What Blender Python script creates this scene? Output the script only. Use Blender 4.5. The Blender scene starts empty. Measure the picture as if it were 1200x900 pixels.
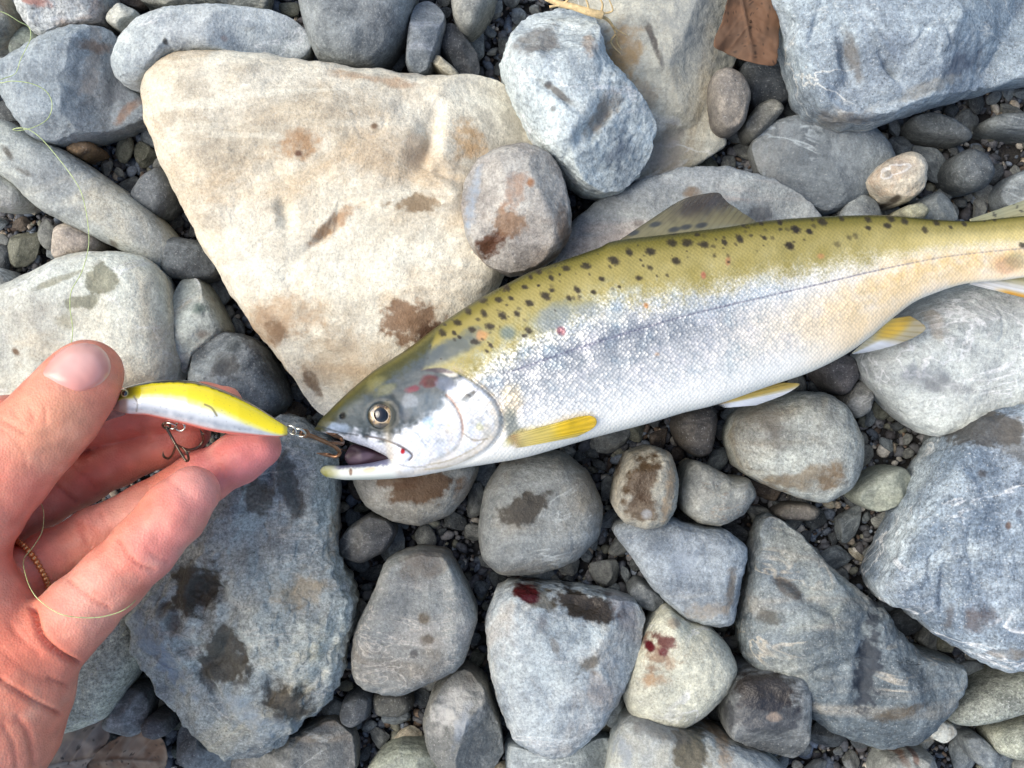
import bpy, math, random
import numpy as np
from mathutils import Vector, Matrix, Euler
from mathutils.bvhtree import BVHTree

# ---------------------------------------------------------------- camera, sky, sun, exposure
scene = bpy.context.scene
CZ, F = 0.41, 1330.0                 # camera height above the gravel (m), focal length in photo pixels
cam = bpy.data.cameras.new('camera')
cam.sensor_width = 36.0
cam.lens = 36.0 * F / 1200.0
cam.clip_start = 0.01
cam.clip_end = 500.0
cam_o = bpy.data.objects.new('camera', cam)
cam_o.location = (0, 0, CZ)
scene.collection.objects.link(cam_o)
scene.camera = cam_o

SUN_EL, SUN_AZ = math.radians(50), math.radians(176)      # azimuth measured from +X, anticlockwise
world = bpy.data.worlds.new('World')
scene.world = world
world.use_nodes = True
wn = world.node_tree
sky = wn.nodes.new('ShaderNodeTexSky')
sky.sky_type = 'NISHITA'
sky.sun_disc = False
sky.sun_elevation = SUN_EL
sky.sun_rotation = math.pi / 2 - SUN_AZ
sky.air_density = 1.0
sky.dust_density = 3.0
sky.ozone_density = 0.2
bg = wn.nodes['Background']
bg.inputs['Strength'].default_value = 0.15
wn.links.new(sky.outputs[0], bg.inputs[0])
sun = bpy.data.lights.new('sun', 'SUN')
sun.energy = 1.3
sun.angle = math.radians(52)
sun.color = (1.0, 0.98, 0.87)
sun_o = bpy.data.objects.new('sun', sun)
sd = Vector((math.cos(SUN_EL) * math.cos(SUN_AZ), math.cos(SUN_EL) * math.sin(SUN_AZ), math.sin(SUN_EL)))
sun_o.rotation_euler = sd.to_track_quat('Z', 'Y').to_euler()
scene.collection.objects.link(sun_o)
vs = scene.view_settings
vs.view_transform = 'Standard'
vs.look = 'None'
vs.gamma = 1.0
vs.use_curve_mapping = False
vs.exposure = 0.92
K = 1.30                               # photo value -> albedo divisor

# ---------------------------------------------------------------- helpers
rng = np.random.default_rng(7)
random.seed(7)
COL = scene.collection


def P(px, py, z):
    """photo pixel at height z (m) -> world point"""
    s = (CZ - z) / F
    return np.array(((px - 600) * s, (450 - py) * s, z))


def PA(px, py, z):
    px, py, z = np.broadcast_arrays(np.asarray(px, float), np.asarray(py, float), np.asarray(z, float))
    s = (CZ - z) / F
    return np.stack(((px - 600) * s, (450 - py) * s, z), -1)


def to_px(v):
    s = F / (CZ - v[..., 2])
    return 600 + v[..., 0] * s, 450 - v[..., 1] * s


def lin(c):
    c = np.asarray(c, float) / 255.0
    return np.where(c <= 0.04045, c / 12.92, ((c + 0.055) / 1.055) ** 2.4)


def alb(c):
    return np.clip(lin(c) / K, 0, 0.86)


def C4(c):
    a = alb(c)
    return (float(a[0]), float(a[1]), float(a[2]), 1.0)


def ss(a, b, x):
    t = np.clip((x - a) / (b - a), 0, 1)
    return t * t * (3 - 2 * t)


_GR = np.random.default_rng(3).normal(size=(256, 3))
_GR /= np.linalg.norm(_GR, axis=1)[:, None]
_PM = np.random.default_rng(5).permutation(256)
_PM = np.concatenate([_PM, _PM, _PM])


def pn(p, seed=0):
    """gradient noise, p (...,3)"""
    p = np.asarray(p, float) + seed * 17.31
    i = np.floor(p).astype(int)
    f = p - i
    u = f * f * f * (f * (f * 6 - 15) + 10)
    i &= 255
    out = 0
    for dx in (0, 1):
        for dy in (0, 1):
            for dz in (0, 1):
                h = _PM[_PM[_PM[i[..., 0] + dx] + i[..., 1] + dy] + i[..., 2] + dz]
                g = _GR[h]
                d = g[..., 0] * (f[..., 0] - dx) + g[..., 1] * (f[..., 1] - dy) + g[..., 2] * (f[..., 2] - dz)
                w = (u[..., 0] if dx else 1 - u[..., 0]) * (u[..., 1] if dy else 1 - u[..., 1]) * (u[..., 2] if dz else 1 - u[..., 2])
                out = out + w * d
    return out * 1.5


def fbm(p, oct=4, seed=0, gain=0.5):
    a, s, f = 1.0, 0, 1.0
    for k in range(oct):
        s = s + a * pn(np.asarray(p) * f, seed + k)
        a *= gain
        f *= 2.03
    return s


def pn2(x, y, sc, seed=0, oct=1):
    p = np.stack((x / sc, y / sc, np.full_like(x, seed * 3.7)), -1)
    return fbm(p, oct, seed)


def mesh_obj(name, V, Fc, mat=None, parent=None, smooth=True, cols=None, loc=None):
    me = bpy.data.meshes.new(name)
    V = np.asarray(V, float)
    if loc is not None:
        V = V - np.asarray(loc)
    me.from_pydata(V.tolist(), [], Fc.tolist() if isinstance(Fc, np.ndarray) else Fc)
    if smooth:
        me.polygons.foreach_set('use_smooth', np.ones(len(me.polygons), bool))
    if cols is not None:
        at = me.color_attributes.new('Col', 'FLOAT_COLOR', 'POINT')
        c = np.ones((len(V), 4), np.float32)
        c[:, :cols.shape[1]] = cols
        at.data.foreach_set('color', c.ravel())
    if mat:
        me.materials.append(mat)
    me.update()
    o = bpy.data.objects.new(name, me)
    if loc is not None:
        o.location = loc
    COL.objects.link(o)
    if parent is not None:
        o.parent = parent
        o.matrix_parent_inverse = Matrix.Translation(parent.location).inverted()
    return o


def tag(o, label=None, cat=None, group=None, kind=None):
    if label: o['label'] = label
    if cat: o['category'] = cat
    if group: o['group'] = group
    if kind: o['kind'] = kind
    return o


def empty(name, loc):
    o = bpy.data.objects.new(name, None)
    o.empty_display_size = 0.01
    o.location = loc
    COL.objects.link(o)
    return o


# ---------------------------------------------------------------- node helpers
def new_mat(name):
    m = bpy.data.materials.new(name)
    m.use_nodes = True
    nt = m.node_tree
    return m, nt, nt.nodes['Principled BSDF']


def mixc(nt, fac, a, b, mode='MIX'):
    n = nt.nodes.new('ShaderNodeMix')
    n.data_type = 'RGBA'
    n.blend_type = mode
    for i, v in ((0, fac), (6, a), (7, b)):
        if hasattr(v, 'is_linked'):
            nt.links.new(v, n.inputs[i])
        else:
            n.inputs[i].default_value = v
    return n.outputs[2]


def math_n(nt, op, a, b=0.0, clamp=False):
    n = nt.nodes.new('ShaderNodeMath')
    n.operation = op
    n.use_clamp = clamp
    for i, v in ((0, a), (1, b)):
        if hasattr(v, 'is_linked'):
            nt.links.new(v, n.inputs[i])
        else:
            n.inputs[i].default_value = v
    return n.outputs[0]


def noise_n(nt, vec, scale, detail=4.0, rough=0.55, dist=0.0):
    n = nt.nodes.new('ShaderNodeTexNoise')
    n.inputs['Scale'].default_value = scale
    n.inputs['Detail'].default_value = detail
    n.inputs['Roughness'].default_value = rough
    n.inputs['Distortion'].default_value = dist
    nt.links.new(vec, n.inputs['Vector'])
    return n.outputs[0]


def mapr(nt, v, a, b, c=0.0, d=1.0, smooth=True):
    n = nt.nodes.new('ShaderNodeMapRange')
    n.interpolation_type = 'SMOOTHSTEP' if smooth else 'LINEAR'
    nt.links.new(v, n.inputs[0])
    for i, x in ((1, a), (2, b), (3, c), (4, d)):
        n.inputs[i].default_value = x
    return n.outputs[0]


def mapping(nt, vec, loc=(0, 0, 0), rot=(0, 0, 0), sc=(1, 1, 1), typ='POINT'):
    n = nt.nodes.new('ShaderNodeMapping')
    n.vector_type = typ
    n.inputs['Location'].default_value = loc
    n.inputs['Rotation'].default_value = rot
    n.inputs['Scale'].default_value = sc
    nt.links.new(vec, n.inputs['Vector'])
    return n.outputs[0]


def bump_n(nt, h, strength, dist, bs):
    b = nt.nodes.new('ShaderNodeBump')
    b.inputs['Strength'].default_value = strength
    b.inputs['Distance'].default_value = dist
    nt.links.new(h, b.inputs['Height'])
    nt.links.new(b.outputs[0], bs.inputs['Normal'])


_seed = [0]


def desat(c):
    c = np.asarray(c, float)
    g = c @ np.array((0.3, 0.55, 0.15))
    k = 0.55 if c[2] > c[0] else 0.85
    return np.clip((g + (c - g) * k) * np.array((0.99, 1.008, 0.985)), 0, 252)


def stone_mat(c1, c2, c3=None, grain=0.5, spk=0.5, s=38.0, vein=None, band=None, stains=(), rough=0.78, bump=0.6, per_object=False):
    """c1/c2 mottled, c3 larger tint patches, spk specks, vein=(col,amt,scale,rot), band=(col,amt,scale,rot)
    stains (on some stones also painted light and shade): (x,y,rx,ry,rot,colour,strength,wet) in metres from the object's origin"""
    _seed[0] += 1
    c1, c2 = desat(c1), desat(c2)
    c3 = None if c3 is None else desat(c3)
    m, nt, bs = new_mat('stone_surface')
    tc = nt.nodes.new('ShaderNodeTexCoord').outputs['Object']
    off = tuple(float(v) for v in np.random.default_rng(_seed[0]).uniform(-5, 5, 3))
    co = mapping(nt, tc, off)
    if per_object:
        oi = nt.nodes.new('ShaderNodeObjectInfo')
        r10 = math_n(nt, 'MULTIPLY', oi.outputs['Random'], 37.0)
        va = nt.nodes.new('ShaderNodeVectorMath')
        va.operation = 'ADD'
        nt.links.new(co, va.inputs[0])
        nt.links.new(r10, va.inputs[1])
        co = va.outputs[0]
    n1 = noise_n(nt, co, s, 8.0, 0.68, 0.6)
    cm = np.array(c1, float), np.array(c2, float)
    lo_c, hi_c = (cm[0], cm[1]) if cm[0].sum() < cm[1].sum() else (cm[1], cm[0])
    col = mixc(nt, mapr(nt, n1, 0.36, 0.64), C4(lo_c * 0.88), C4(np.minimum(hi_c * 1.0, 250)))
    nm = noise_n(nt, mapping(nt, co, (1, 5, 3)), s * 3.1, 6.0, 0.7, 0.8)
    col = mixc(nt, 1.0, col, mixc(nt, mapr(nt, nm, 0.34, 0.66), (0.82, 0.825, 0.835, 1), (1.10, 1.095, 1.08, 1)), 'MULTIPLY')
    if c3 is not None:
        n3 = noise_n(nt, mapping(nt, co, (3, 1, 2)), s * 0.55, 6.0, 0.68, 0.9)
        col = mixc(nt, mapr(nt, n3, 0.50, 0.68, 0, 0.85), col, C4(c3))
    rr_ = np.random.default_rng(_seed[0] + 900)
    if not per_object:
        if band is None:
            band = (np.minimum(hi_c * 1.08, 246), rr_.uniform(0.25, 0.6), rr_.uniform(45, 110), rr_.uniform(0, 180))
        if vein is None and rr_.random() < 0.7:
            vein = (np.minimum(hi_c * 1.2 + 10, 240), rr_.uniform(0.35, 0.75), rr_.uniform(35, 70), rr_.uniform(0, 180))
        nl = noise_n(nt, mapping(nt, co, (9, 2, 4)), s * 0.42, 3.0, 0.5, 0.5)
        col = mixc(nt, 1.0, col, mixc(nt, mapr(nt, nl, 0.36, 0.64), (0.86, 0.86, 0.88, 1), (1.14, 1.14, 1.12, 1)), 'MULTIPLY')
    if band:
        bc, ba, bsc, br = band
        bv = mapping(nt, co, (0, 0, 0), (0, 0, math.radians(br)), (bsc * 0.12, bsc, bsc * 0.5))
        nb = noise_n(nt, bv, 1.0, 5.0, 0.6, 0.7)
        col = mixc(nt, mapr(nt, nb, 0.5, 0.68, 0, ba), col, C4(bc))
    if vein:
        vc, va_, vsc, vr = vein
        vv = mapping(nt, co, (7, 3, 1), (0, 0, math.radians(vr)), (vsc * 0.35, vsc, vsc * 0.6))
        nv = noise_n(nt, vv, 1.0, 4.0, 0.55, 1.2)
        nv = math_n(nt, 'ABSOLUTE', math_n(nt, 'SUBTRACT', nv, 0.5))
        vm = mapr(nt, nv, 0.0, 0.022, va_, 0.0)
        gate = mapr(nt, noise_n(nt, co, vsc * 0.6, 2.0), 0.42, 0.6)
        col = mixc(nt, math_n(nt, 'MULTIPLY', vm, gate), col, C4(vc))
    # grain: light and dark flecks
    g = noise_n(nt, co, 420.0, 5.0, 0.7)
    col = mixc(nt, 1.0, col, mixc(nt, mapr(nt, g, 0.3, 0.7, 0, 1, False), (1 - 0.40 * grain,) * 3 + (1,), (1 + 0.38 * grain,) * 3 + (1,)), 'MULTIPLY')
    hf = noise_n(nt, co, 1100.0, 3.0, 0.75)
    col = mixc(nt, 1.0, col, mixc(nt, mapr(nt, hf, 0.32, 0.68, 0, 1, False), (1 - 0.52 * grain,) * 3 + (1,), (1 + 0.48 * grain,) * 3 + (1,)), 'MULTIPLY')
    sp = noise_n(nt, co, 1450.0, 3.0, 0.6)
    col = mixc(nt, mapr(nt, sp, 0.60, 0.70, 0, spk), col, mixc(nt, 1.0, col, (0.38, 0.37, 0.36, 1), 'MULTIPLY'))
    col = mixc(nt, mapr(nt, sp, 0.40, 0.31, 0, spk * 0.55), col, C4((232, 232, 228)))
    pit = noise_n(nt, co, 150.0, 5.0, 0.65)
    col = mixc(nt, mapr(nt, pit, 0.64, 0.74, 0, 0.45), col, mixc(nt, 1.0, col, (0.5, 0.45, 0.38, 1), 'MULTIPLY'))
    rg = None
    if stains:
        sn1 = math_n(nt, 'SUBTRACT', noise_n(nt, co, 75.0, 3.0, 0.5), 0.5)
        sn2 = math_n(nt, 'SUBTRACT', noise_n(nt, co, 300.0, 6.0, 0.7), 0.5)
        sn = math_n(nt, 'ADD', math_n(nt, 'MULTIPLY', sn1, 2.6), math_n(nt, 'MULTIPLY', sn2, 1.7))
        sv = mapr(nt, noise_n(nt, co, 210.0, 5.0, 0.7), 0.32, 0.55, 0.5, 1.0)
        for (sx, sy, rx, ry, rot, sc, st, wet) in stains:
            v = mapping(nt, tc, (sx, sy, 0), (0, 0, math.radians(rot)), (rx, ry, 10.0), 'TEXTURE')
            ln = nt.nodes.new('ShaderNodeVectorMath')
            ln.operation = 'LENGTH'
            nt.links.new(v, ln.inputs[0])
            am = min(1.0, max(rx, ry) / 0.0045)
            d = math_n(nt, 'ADD', ln.outputs['Value'], math_n(nt, 'MULTIPLY', sn, am))
            mk = mapr(nt, d, 1.32, 0.45 if not wet else 0.72, 0.0, st)
            if not wet:
                mk = math_n(nt, 'MULTIPLY', mk, sv)
            col = mixc(nt, mk, col, mixc(nt, 0.42 if not wet else 0.62, C4(sc), mixc(nt, 1.0, col, C4(sc), 'MULTIPLY')))
            if wet:
                w = math_n(nt, 'MULTIPLY', mk, wet)
                rg = w if rg is None else math_n(nt, 'MAXIMUM', rg, w)
    nt.links.new(col, bs.inputs['Base Color'])
    bs.inputs['Roughness'].default_value = rough
    if rg is not None:
        nt.links.new(mapr(nt, rg, 0, 1, rough, 0.22, False), bs.inputs['Roughness'])
    bs.inputs['Specular IOR Level'].default_value = 0.35
    h = math_n(nt, 'ADD', math_n(nt, 'MULTIPLY', g, 0.55), math_n(nt, 'MULTIPLY', pit, 1.1))
    h = math_n(nt, 'ADD', h, math_n(nt, 'MULTIPLY', sp, 0.22))
    bump_n(nt, h, bump, 0.0014, bs)
    return m


# ---------------------------------------------------------------- stones
def catmull(pts, n=12, closed=True):
    pts = np.asarray(pts, float)
    m = len(pts)
    out = []
    rngi = range(m) if closed else range(m - 1)
    for i in rngi:
        if closed:
            p0, p1, p2, p3 = pts[(i - 1) % m], pts[i], pts[(i + 1) % m], pts[(i + 2) % m]
        else:
            p0, p1, p2, p3 = pts[max(i - 1, 0)], pts[i], pts[i + 1], pts[min(i + 2, m - 1)]
        for k in range(n):
            t = k / n
            out.append(0.5 * (2 * p1 + (p2 - p0) * t + (2 * p0 - 5 * p1 + 4 * p2 - p3) * t * t + (3 * p1 - p0 - 3 * p2 + p3) * t ** 3))
    if not closed:
        out.append(pts[-1])
    return np.array(out)


def area_centroid(pts):
    x, y = pts[:, 0], pts[:, 1]
    x1, y1 = np.roll(x, -1), np.roll(y, -1)
    a = x * y1 - x1 * y
    A = a.sum() / 2
    return abs(A), np.array((((x + x1) * a).sum() / (6 * A), ((y + y1) * a).sum() / (6 * A)))


def ray_radius(poly, c, th):
    """largest distance from c to the closed polyline along each angle"""
    d = np.stack((np.cos(th), np.sin(th)), -1)
    a = poly - c
    b = np.roll(poly, -1, 0) - c
    e = b - a
    den = d[:, None, 0] * e[None, :, 1] - d[:, None, 1] * e[None, :, 0]
    den = np.where(np.abs(den) < 1e-12, 1e-12, den)
    t = (a[None, :, 0] * e[None, :, 1] - a[None, :, 1] * e[None, :, 0]) / den
    u = (a[None, :, 0] * d[:, None, 1] - a[None, :, 1] * d[:, None, 0]) / den
    ok = (t > 0) & (u >= -1e-6) & (u <= 1 + 1e-6)
    r = np.where(ok, t, -1).max(1)
    bad = r <= 0
    if bad.any():
        r[bad] = np.median(r[~bad])
    return r


STONE_POLYS = []
STONE_NAMES = []


def build_stone(name, label, pts, ze, h, n=2.6, c1=(150, 155, 160), c2=(185, 188, 190), rough_amp=1.0, fac=(), rf=3,
                dents=(), tilt=None, stains=(), cat='stone', group=None, hb=None, seed=None, matargs=None, mat=None, center=None):
    """ze equator height (mm), h dome height (mm); fac: (angle deg, offset 0..1, slope)"""
    STONE_POLYS.append(np.asarray(pts, float))
    STONE_NAMES.append(name.replace('_', ' '))
    n = n + 0.7
    if rf >= 3:
        rf = 5
    sd_ = len(STONE_POLYS) if seed is None else seed
    r_ = np.random.default_rng(sd_ * 13 + 1)
    ze, h = ze / 1000, h / 1000
    hb = (ze + 0.012) if hb is None else hb / 1000
    poly = catmull(pts, 8)
    lin_ = np.asarray(pts, float)
    lin_ = np.concatenate([lin_[i] + (np.roll(lin_, -1, 0)[i] - lin_[i]) * np.linspace(0, 1, 8, endpoint=False)[:, None] for i in range(len(lin_))])
    poly = 0.3 * poly + 0.7 * lin_
    w = PA(poly[:, 0], poly[:, 1], ze)[:, :2]
    A, c = area_centroid(w)
    if center is not None:
        c = P(center[0], center[1], ze)[:2]
    R = math.sqrt(A / math.pi)
    if R > 0.024: NA, NT_, NB = 320, 100, 10
    elif R > 0.011: NA, NT_, NB = 160, 52, 8
    else: NA, NT_, NB = 64, 22, 6
    th = np.linspace(0, 2 * math.pi, NA, endpoint=False)
    rad = ray_radius(w, c, th)
    k = np.array([1, 2, 3, 2, 1.0]); k /= k.sum()
    for _ in range(1):
        rad = sum(kk * np.roll(rad, j - 2) for j, kk in enumerate(k))
    cs = np.stack((np.cos(th), np.sin(th)), -1)
    rad = rad * (1 + 0.012 * rough_amp * fbm(np.stack((cs[:, 0] * 5, cs[:, 1] * 5, np.zeros(NA)), -1), 3, sd_))
    V, rho_l = [], []
    ph = np.linspace(math.pi / 2, 0, NT_)
    rho = np.cos(ph) ** (2 / n)
    zp = np.sin(ph) ** (2 / n)
    rho[0] = 0; zp[-1] = 0
    X = c[0] + rho[:, None] * rad[None] * cs[None, :, 0]
    Y = c[1] + rho[:, None] * rad[None] * cs[None, :, 1]
    Z = np.repeat(zp[:, None], NA, 1) * h
    RH = np.repeat(rho[:, None], NA, 1)
    lx, ly = (X - c[0]) / R, (Y - c[1]) / R
    facs = list(fac)
    for _ in range(rf):
        facs.append((r_.uniform(0, 360), r_.uniform(0.05, 0.55), r_.uniform(0.3, 0.9)))
    for (a, d0, sl) in facs:
        a = math.radians(a)
        q = lx * math.cos(a) + ly * math.sin(a) - d0 + 0.06 * pn(np.stack((lx * 2, ly * 2, lx * 0), -1), sd_ + 5)
        pl = h * 0.98 - sl * R * np.where(q > 0, q, q * 0.05)
        # smooth min
        kk = 0.025 * h + 1e-5
        hh = np.clip(0.5 + 0.5 * (pl - Z) / kk, 0, 1)
        Z = pl * (1 - hh) + Z * hh - kk * hh * (1 - hh)
        Z = np.maximum(Z, zp[:, None] * h * 0.25)
    if tilt:
        a, t = math.radians(tilt[0]), tilt[1] / 1000
        Z = Z + t * (lx * math.cos(a) + ly * math.sin(a)) * (1 - RH ** 4)
    p3 = np.stack((X / R * 1.1, Y / R * 1.1, Z / R), -1)
    fall = 1 - RH ** 5
    Z = Z + fall * rough_amp * (0.04 * R * fbm(p3 * 1.3, 2, sd_ + 20) + 0.0006 * fbm(np.stack((X, Y, Z), -1) / 0.011, 4, sd_ + 30, 0.5))
    rid = 1 - np.abs(pn(np.stack((X, Y, Z), -1) / 0.016, sd_ + 40)) * 2
    Z = Z - fall * rough_amp * 0.0011 * np.clip(rid - 0.8, 0, 1) * 5 * np.clip(pn(np.stack((X, Y, Z), -1) / 0.03, sd_ + 41) + 0.1, 0, 1)
    jit = 0.0004 * rough_amp * np.stack((fbm(p3 * 9, 2, sd_ + 50), fbm(p3 * 9, 2, sd_ + 60)), -1) * (R / 0.03)
    X = X + jit[..., 0]; Y = Y + jit[..., 1]
    for (dx, dy, rx, ry, rot, dep) in dents:
        q = P(dx, dy, ze + h)
        a = math.radians(rot)
        ux = (X - q[0]) * math.cos(a) + (Y - q[1]) * math.sin(a)
        uy = -(X - q[0]) * math.sin(a) + (Y - q[1]) * math.cos(a)
        s = (CZ - ze - h) / F
        e = (ux / (rx * s)) ** 2 + (uy / (ry * s)) ** 2
        e = e + 0.9 * pn(np.stack((X, Y, Z), -1) / 0.005, sd_ + 70)
        Z = Z - 1.35 * dep / 1000 * np.exp(-np.clip(e, 0, 30)) * fall
    top = np.stack((X, Y, Z + ze), -1)
    phb = np.linspace(0, math.pi / 2, NB + 1)[1:]
    rb, zb = np.cos(phb) ** (2 / 2.4), np.sin(phb) ** (2 / 2.4)
    bot = np.stack((c[0] + (X[-1] - c[0])[None] * rb[:, None], c[1] + (Y[-1] - c[1])[None] * rb[:, None],
                    ze + (Z[-1])[None] * 0 - hb * np.repeat(zb[:, None], NA, 1)), -1)
    rows = np.concatenate((top[1:], bot[:-1]), 0)
    nr = rows.shape[0]
    V = np.concatenate((rows.reshape(-1, 3), top[0, :1], [[c[0], c[1], ze - hb]]), 0)
    ct, cb = nr * NA, nr * NA + 1
    ii = np.arange(nr - 1)[:, None] * NA
    jj = np.arange(NA)[None]
    j2 = (jj + 1) % NA
    q = np.stack((ii + jj, ii + NA + jj, ii + NA + j2, ii + j2), -1).reshape(-1, 4)
    Fc = q.tolist()
    for j in range(NA):
        Fc.append([ct, j, (j + 1) % NA])
        Fc.append([cb, (nr - 1) * NA + (j + 1) % NA, (nr - 1) * NA + j])
    loc = np.array((c[0], c[1], ze - hb))
    if mat is None:
        st = []
        for (sx, sy, rx, ry, rot, sc, stg, wet) in stains:
            q = P(sx, sy, ze + 0.85 * h) - loc
            s = (CZ - ze - 0.85 * h) / F
            st.append((q[0], q[1], rx * s, ry * s, rot, sc, stg, wet))
        mat = stone_mat(c1, c2, stains=st, **(matargs or {}))
    o = mesh_obj(name, V, Fc, mat, loc=loc)
    tag(o, label, cat, group)
    return o

# ---------------------------------------------------------------- ground
m, nt, bs = new_mat('wet_silt')
tc = nt.nodes.new('ShaderNodeTexCoord').outputs['Object']
g1 = noise_n(nt, tc, 160.0, 6.0, 0.7)
g2 = noise_n(nt, tc, 18.0, 4.0, 0.6)
cg = mixc(nt, mapr(nt, g1, 0.35, 0.65), C4((38, 38, 40)), C4((78, 78, 78)))
cg = mixc(nt, mapr(nt, g2, 0.4, 0.6, 0, 0.5), cg, C4((56, 52, 48)))
nt.links.new(cg, bs.inputs['Base Color'])
bs.inputs['Roughness'].default_value = 0.85
bump_n(nt, g1, 0.9, 0.003, bs)
GN = 64
gx = np.sign(np.linspace(-1, 1, GN)) * np.abs(np.linspace(-1, 1, GN)) ** 4 * 60
GX, GY = np.meshgrid(gx, gx, indexing='ij')
GZ = 0.0015 * pn2(GX, GY, 0.03, 3, 2) - 0.001
gi = (np.arange(GN - 1)[:, None] * GN + np.arange(GN - 1)[None])
o = mesh_obj('riverbed_ground', np.stack((GX, GY, GZ), -1).reshape(-1, 3),
             np.stack((gi, gi + GN, gi + GN + 1, gi + 1), -1).reshape(-1, 4), m)
tag(o, 'dark silt and fine gravel of the riverbed under the stones', 'ground', kind='structure')

# ---------------------------------------------------------------- traced river stones
BR, DKW, OCH = (128, 88, 52), (84, 76, 66), (176, 130, 80)
BLOOD = (112, 14, 26)


def S(name, label, pts, ze, h, c1, c2, **kw):
    ma = {}
    for k in ('c3', 'grain', 'spk', 's', 'vein', 'band', 'rough', 'bump'):
        if k in kw:
            ma[k] = kw.pop(k)
    return build_stone(name, label, pts, ze, h, c1=c1, c2=c2, matargs=ma, **kw)


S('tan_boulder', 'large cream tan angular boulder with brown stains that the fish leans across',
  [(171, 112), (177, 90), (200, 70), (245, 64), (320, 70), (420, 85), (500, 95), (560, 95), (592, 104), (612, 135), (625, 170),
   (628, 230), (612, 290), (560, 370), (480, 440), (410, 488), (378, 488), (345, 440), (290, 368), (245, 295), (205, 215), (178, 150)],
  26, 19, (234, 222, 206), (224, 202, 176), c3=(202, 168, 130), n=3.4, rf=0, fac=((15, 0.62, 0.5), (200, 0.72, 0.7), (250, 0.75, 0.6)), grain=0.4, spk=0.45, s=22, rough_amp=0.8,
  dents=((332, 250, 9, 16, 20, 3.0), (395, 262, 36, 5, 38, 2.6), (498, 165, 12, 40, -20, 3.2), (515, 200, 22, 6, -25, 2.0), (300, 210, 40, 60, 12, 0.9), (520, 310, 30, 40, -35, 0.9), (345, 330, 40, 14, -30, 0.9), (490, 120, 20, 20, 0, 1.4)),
  stains=((350, 168, 26, 16, 10, (176, 128, 74), 0.75, 0), (395, 262, 34, 7, 38, (178, 130, 80), 0.75, 0), (590, 200, 46, 120, 0, (184, 178, 166), 0.75, 0), (420, 430, 60, 40, 0, (200, 178, 148), 0.6, 0), (482, 240, 24, 11, 5, (150, 122, 84), 0.8, 0.3), (480, 372, 36, 26, -30, (134, 92, 52), 0.85, 0.2),  # the tall greyish right patch and the broad lower tan one paint in shade
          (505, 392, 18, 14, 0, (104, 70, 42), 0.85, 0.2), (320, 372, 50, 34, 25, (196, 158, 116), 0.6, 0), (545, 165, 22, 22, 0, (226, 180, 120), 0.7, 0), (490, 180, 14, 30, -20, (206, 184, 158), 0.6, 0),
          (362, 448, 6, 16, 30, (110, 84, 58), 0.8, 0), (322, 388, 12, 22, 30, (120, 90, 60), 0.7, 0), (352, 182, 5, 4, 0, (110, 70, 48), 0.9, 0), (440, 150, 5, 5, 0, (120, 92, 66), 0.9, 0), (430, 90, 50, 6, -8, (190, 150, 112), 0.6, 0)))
S('mottled_boulder', 'pale blue mottled boulder with a groove, wedged behind the cream boulder',
  [(587, 85), (598, 48), (622, 22), (655, 12), (690, 18), (700, 45), (708, 72), (716, 86), (735, 105), (757, 135), (766, 155), (762, 180), (748, 207),
   (728, 226), (705, 233), (680, 225), (655, 205), (632, 185), (618, 160), (600, 125)],
  30, 25, (176, 192, 210), (212, 222, 230), c3=(128, 146, 168), s=30, grain=0.6, spk=0.7, rf=0, fac=((325, 0.22, 0.8), (95, 0.45, 1.1), (20, 0.55, 0.7), (230, 0.55, 0.6)), rough_amp=1.5,
  dents=((700, 140, 9, 40, -40, 3.0), (655, 112, 30, 4, -35, 1.2)),
  stains=((625, 45, 34, 20, 25, (132, 124, 116), 0.8, 0), (725, 170, 16, 22, -20, (92, 104, 124), 0.7, 0), (702, 138, 9, 38, -40, (146, 130, 112), 0.75, 0), (642, 102, 5, 4, 0, (70, 70, 74), 0.9, 0),
          (655, 113, 22, 3, -35, (110, 100, 90), 0.8, 0), (648, 130, 4, 4, 0, (90, 84, 78), 0.8, 0), (690, 50, 8, 20, 0, (190, 160, 130), 0.6, 0)))
S('rust_spotted_cobble', 'round grey cobble with wet rust brown patches sitting above the fish back',
  [(540, 245), (545, 215), (560, 190), (585, 175), (615, 171), (642, 180), (658, 205), (668, 245), (669, 275), (655, 298), (630, 315), (598, 322), (570, 312), (548, 285)],
  40, 16, (172, 160, 154), (196, 188, 182), c3=(160, 140, 126), n=2.5, s=40, fac=((190, 0.55, 0.8),),
  stains=((578, 283, 22, 13, 35, (112, 66, 32), 0.95, 0.8), (595, 262, 16, 16, 0, (176, 130, 84), 0.7, 0.2), (605, 225, 14, 24, -20, (190, 150, 120), 0.7, 0), (660, 265, 7, 22, 10, (130, 106, 84), 0.7, 0),
          (552, 240, 9, 34, -12, (176, 192, 208), 0.85, 0), (622, 215, 5, 7, 0, (170, 112, 62), 0.85, 0)))  # the bluish patch paints sky light onto the left edge
S('smooth_tan_boulder', 'smooth pale tan grey boulder beneath the brown leaf',
  [(660, -20), (720, -45), (850, -45), (872, -10), (868, 60), (852, 90), (846, 140), (852, 170), (835, 182), (812, 197), (780, 214), (745, 215), (725, 190), (705, 140), (692, 80), (680, 30)],
  16, 17, (214, 206, 190), (186, 184, 178), c3=(176, 158, 132), s=24, n=2.6, rough_amp=0.9, spk=0.3, grain=0.35,
  stains=((728, 55, 22, 32, 10, (196, 156, 96), 0.75, 0), (765, 52, 4, 22, 20, (96, 90, 86), 0.9, 0), (785, 175, 20, 26, 0, (158, 148, 138), 0.6, 0), (748, 110, 20, 16, -30, (180, 160, 134), 0.6, 0), (820, 30, 36, 60, 0, (156, 162, 164), 0.6, 0)))
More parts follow.
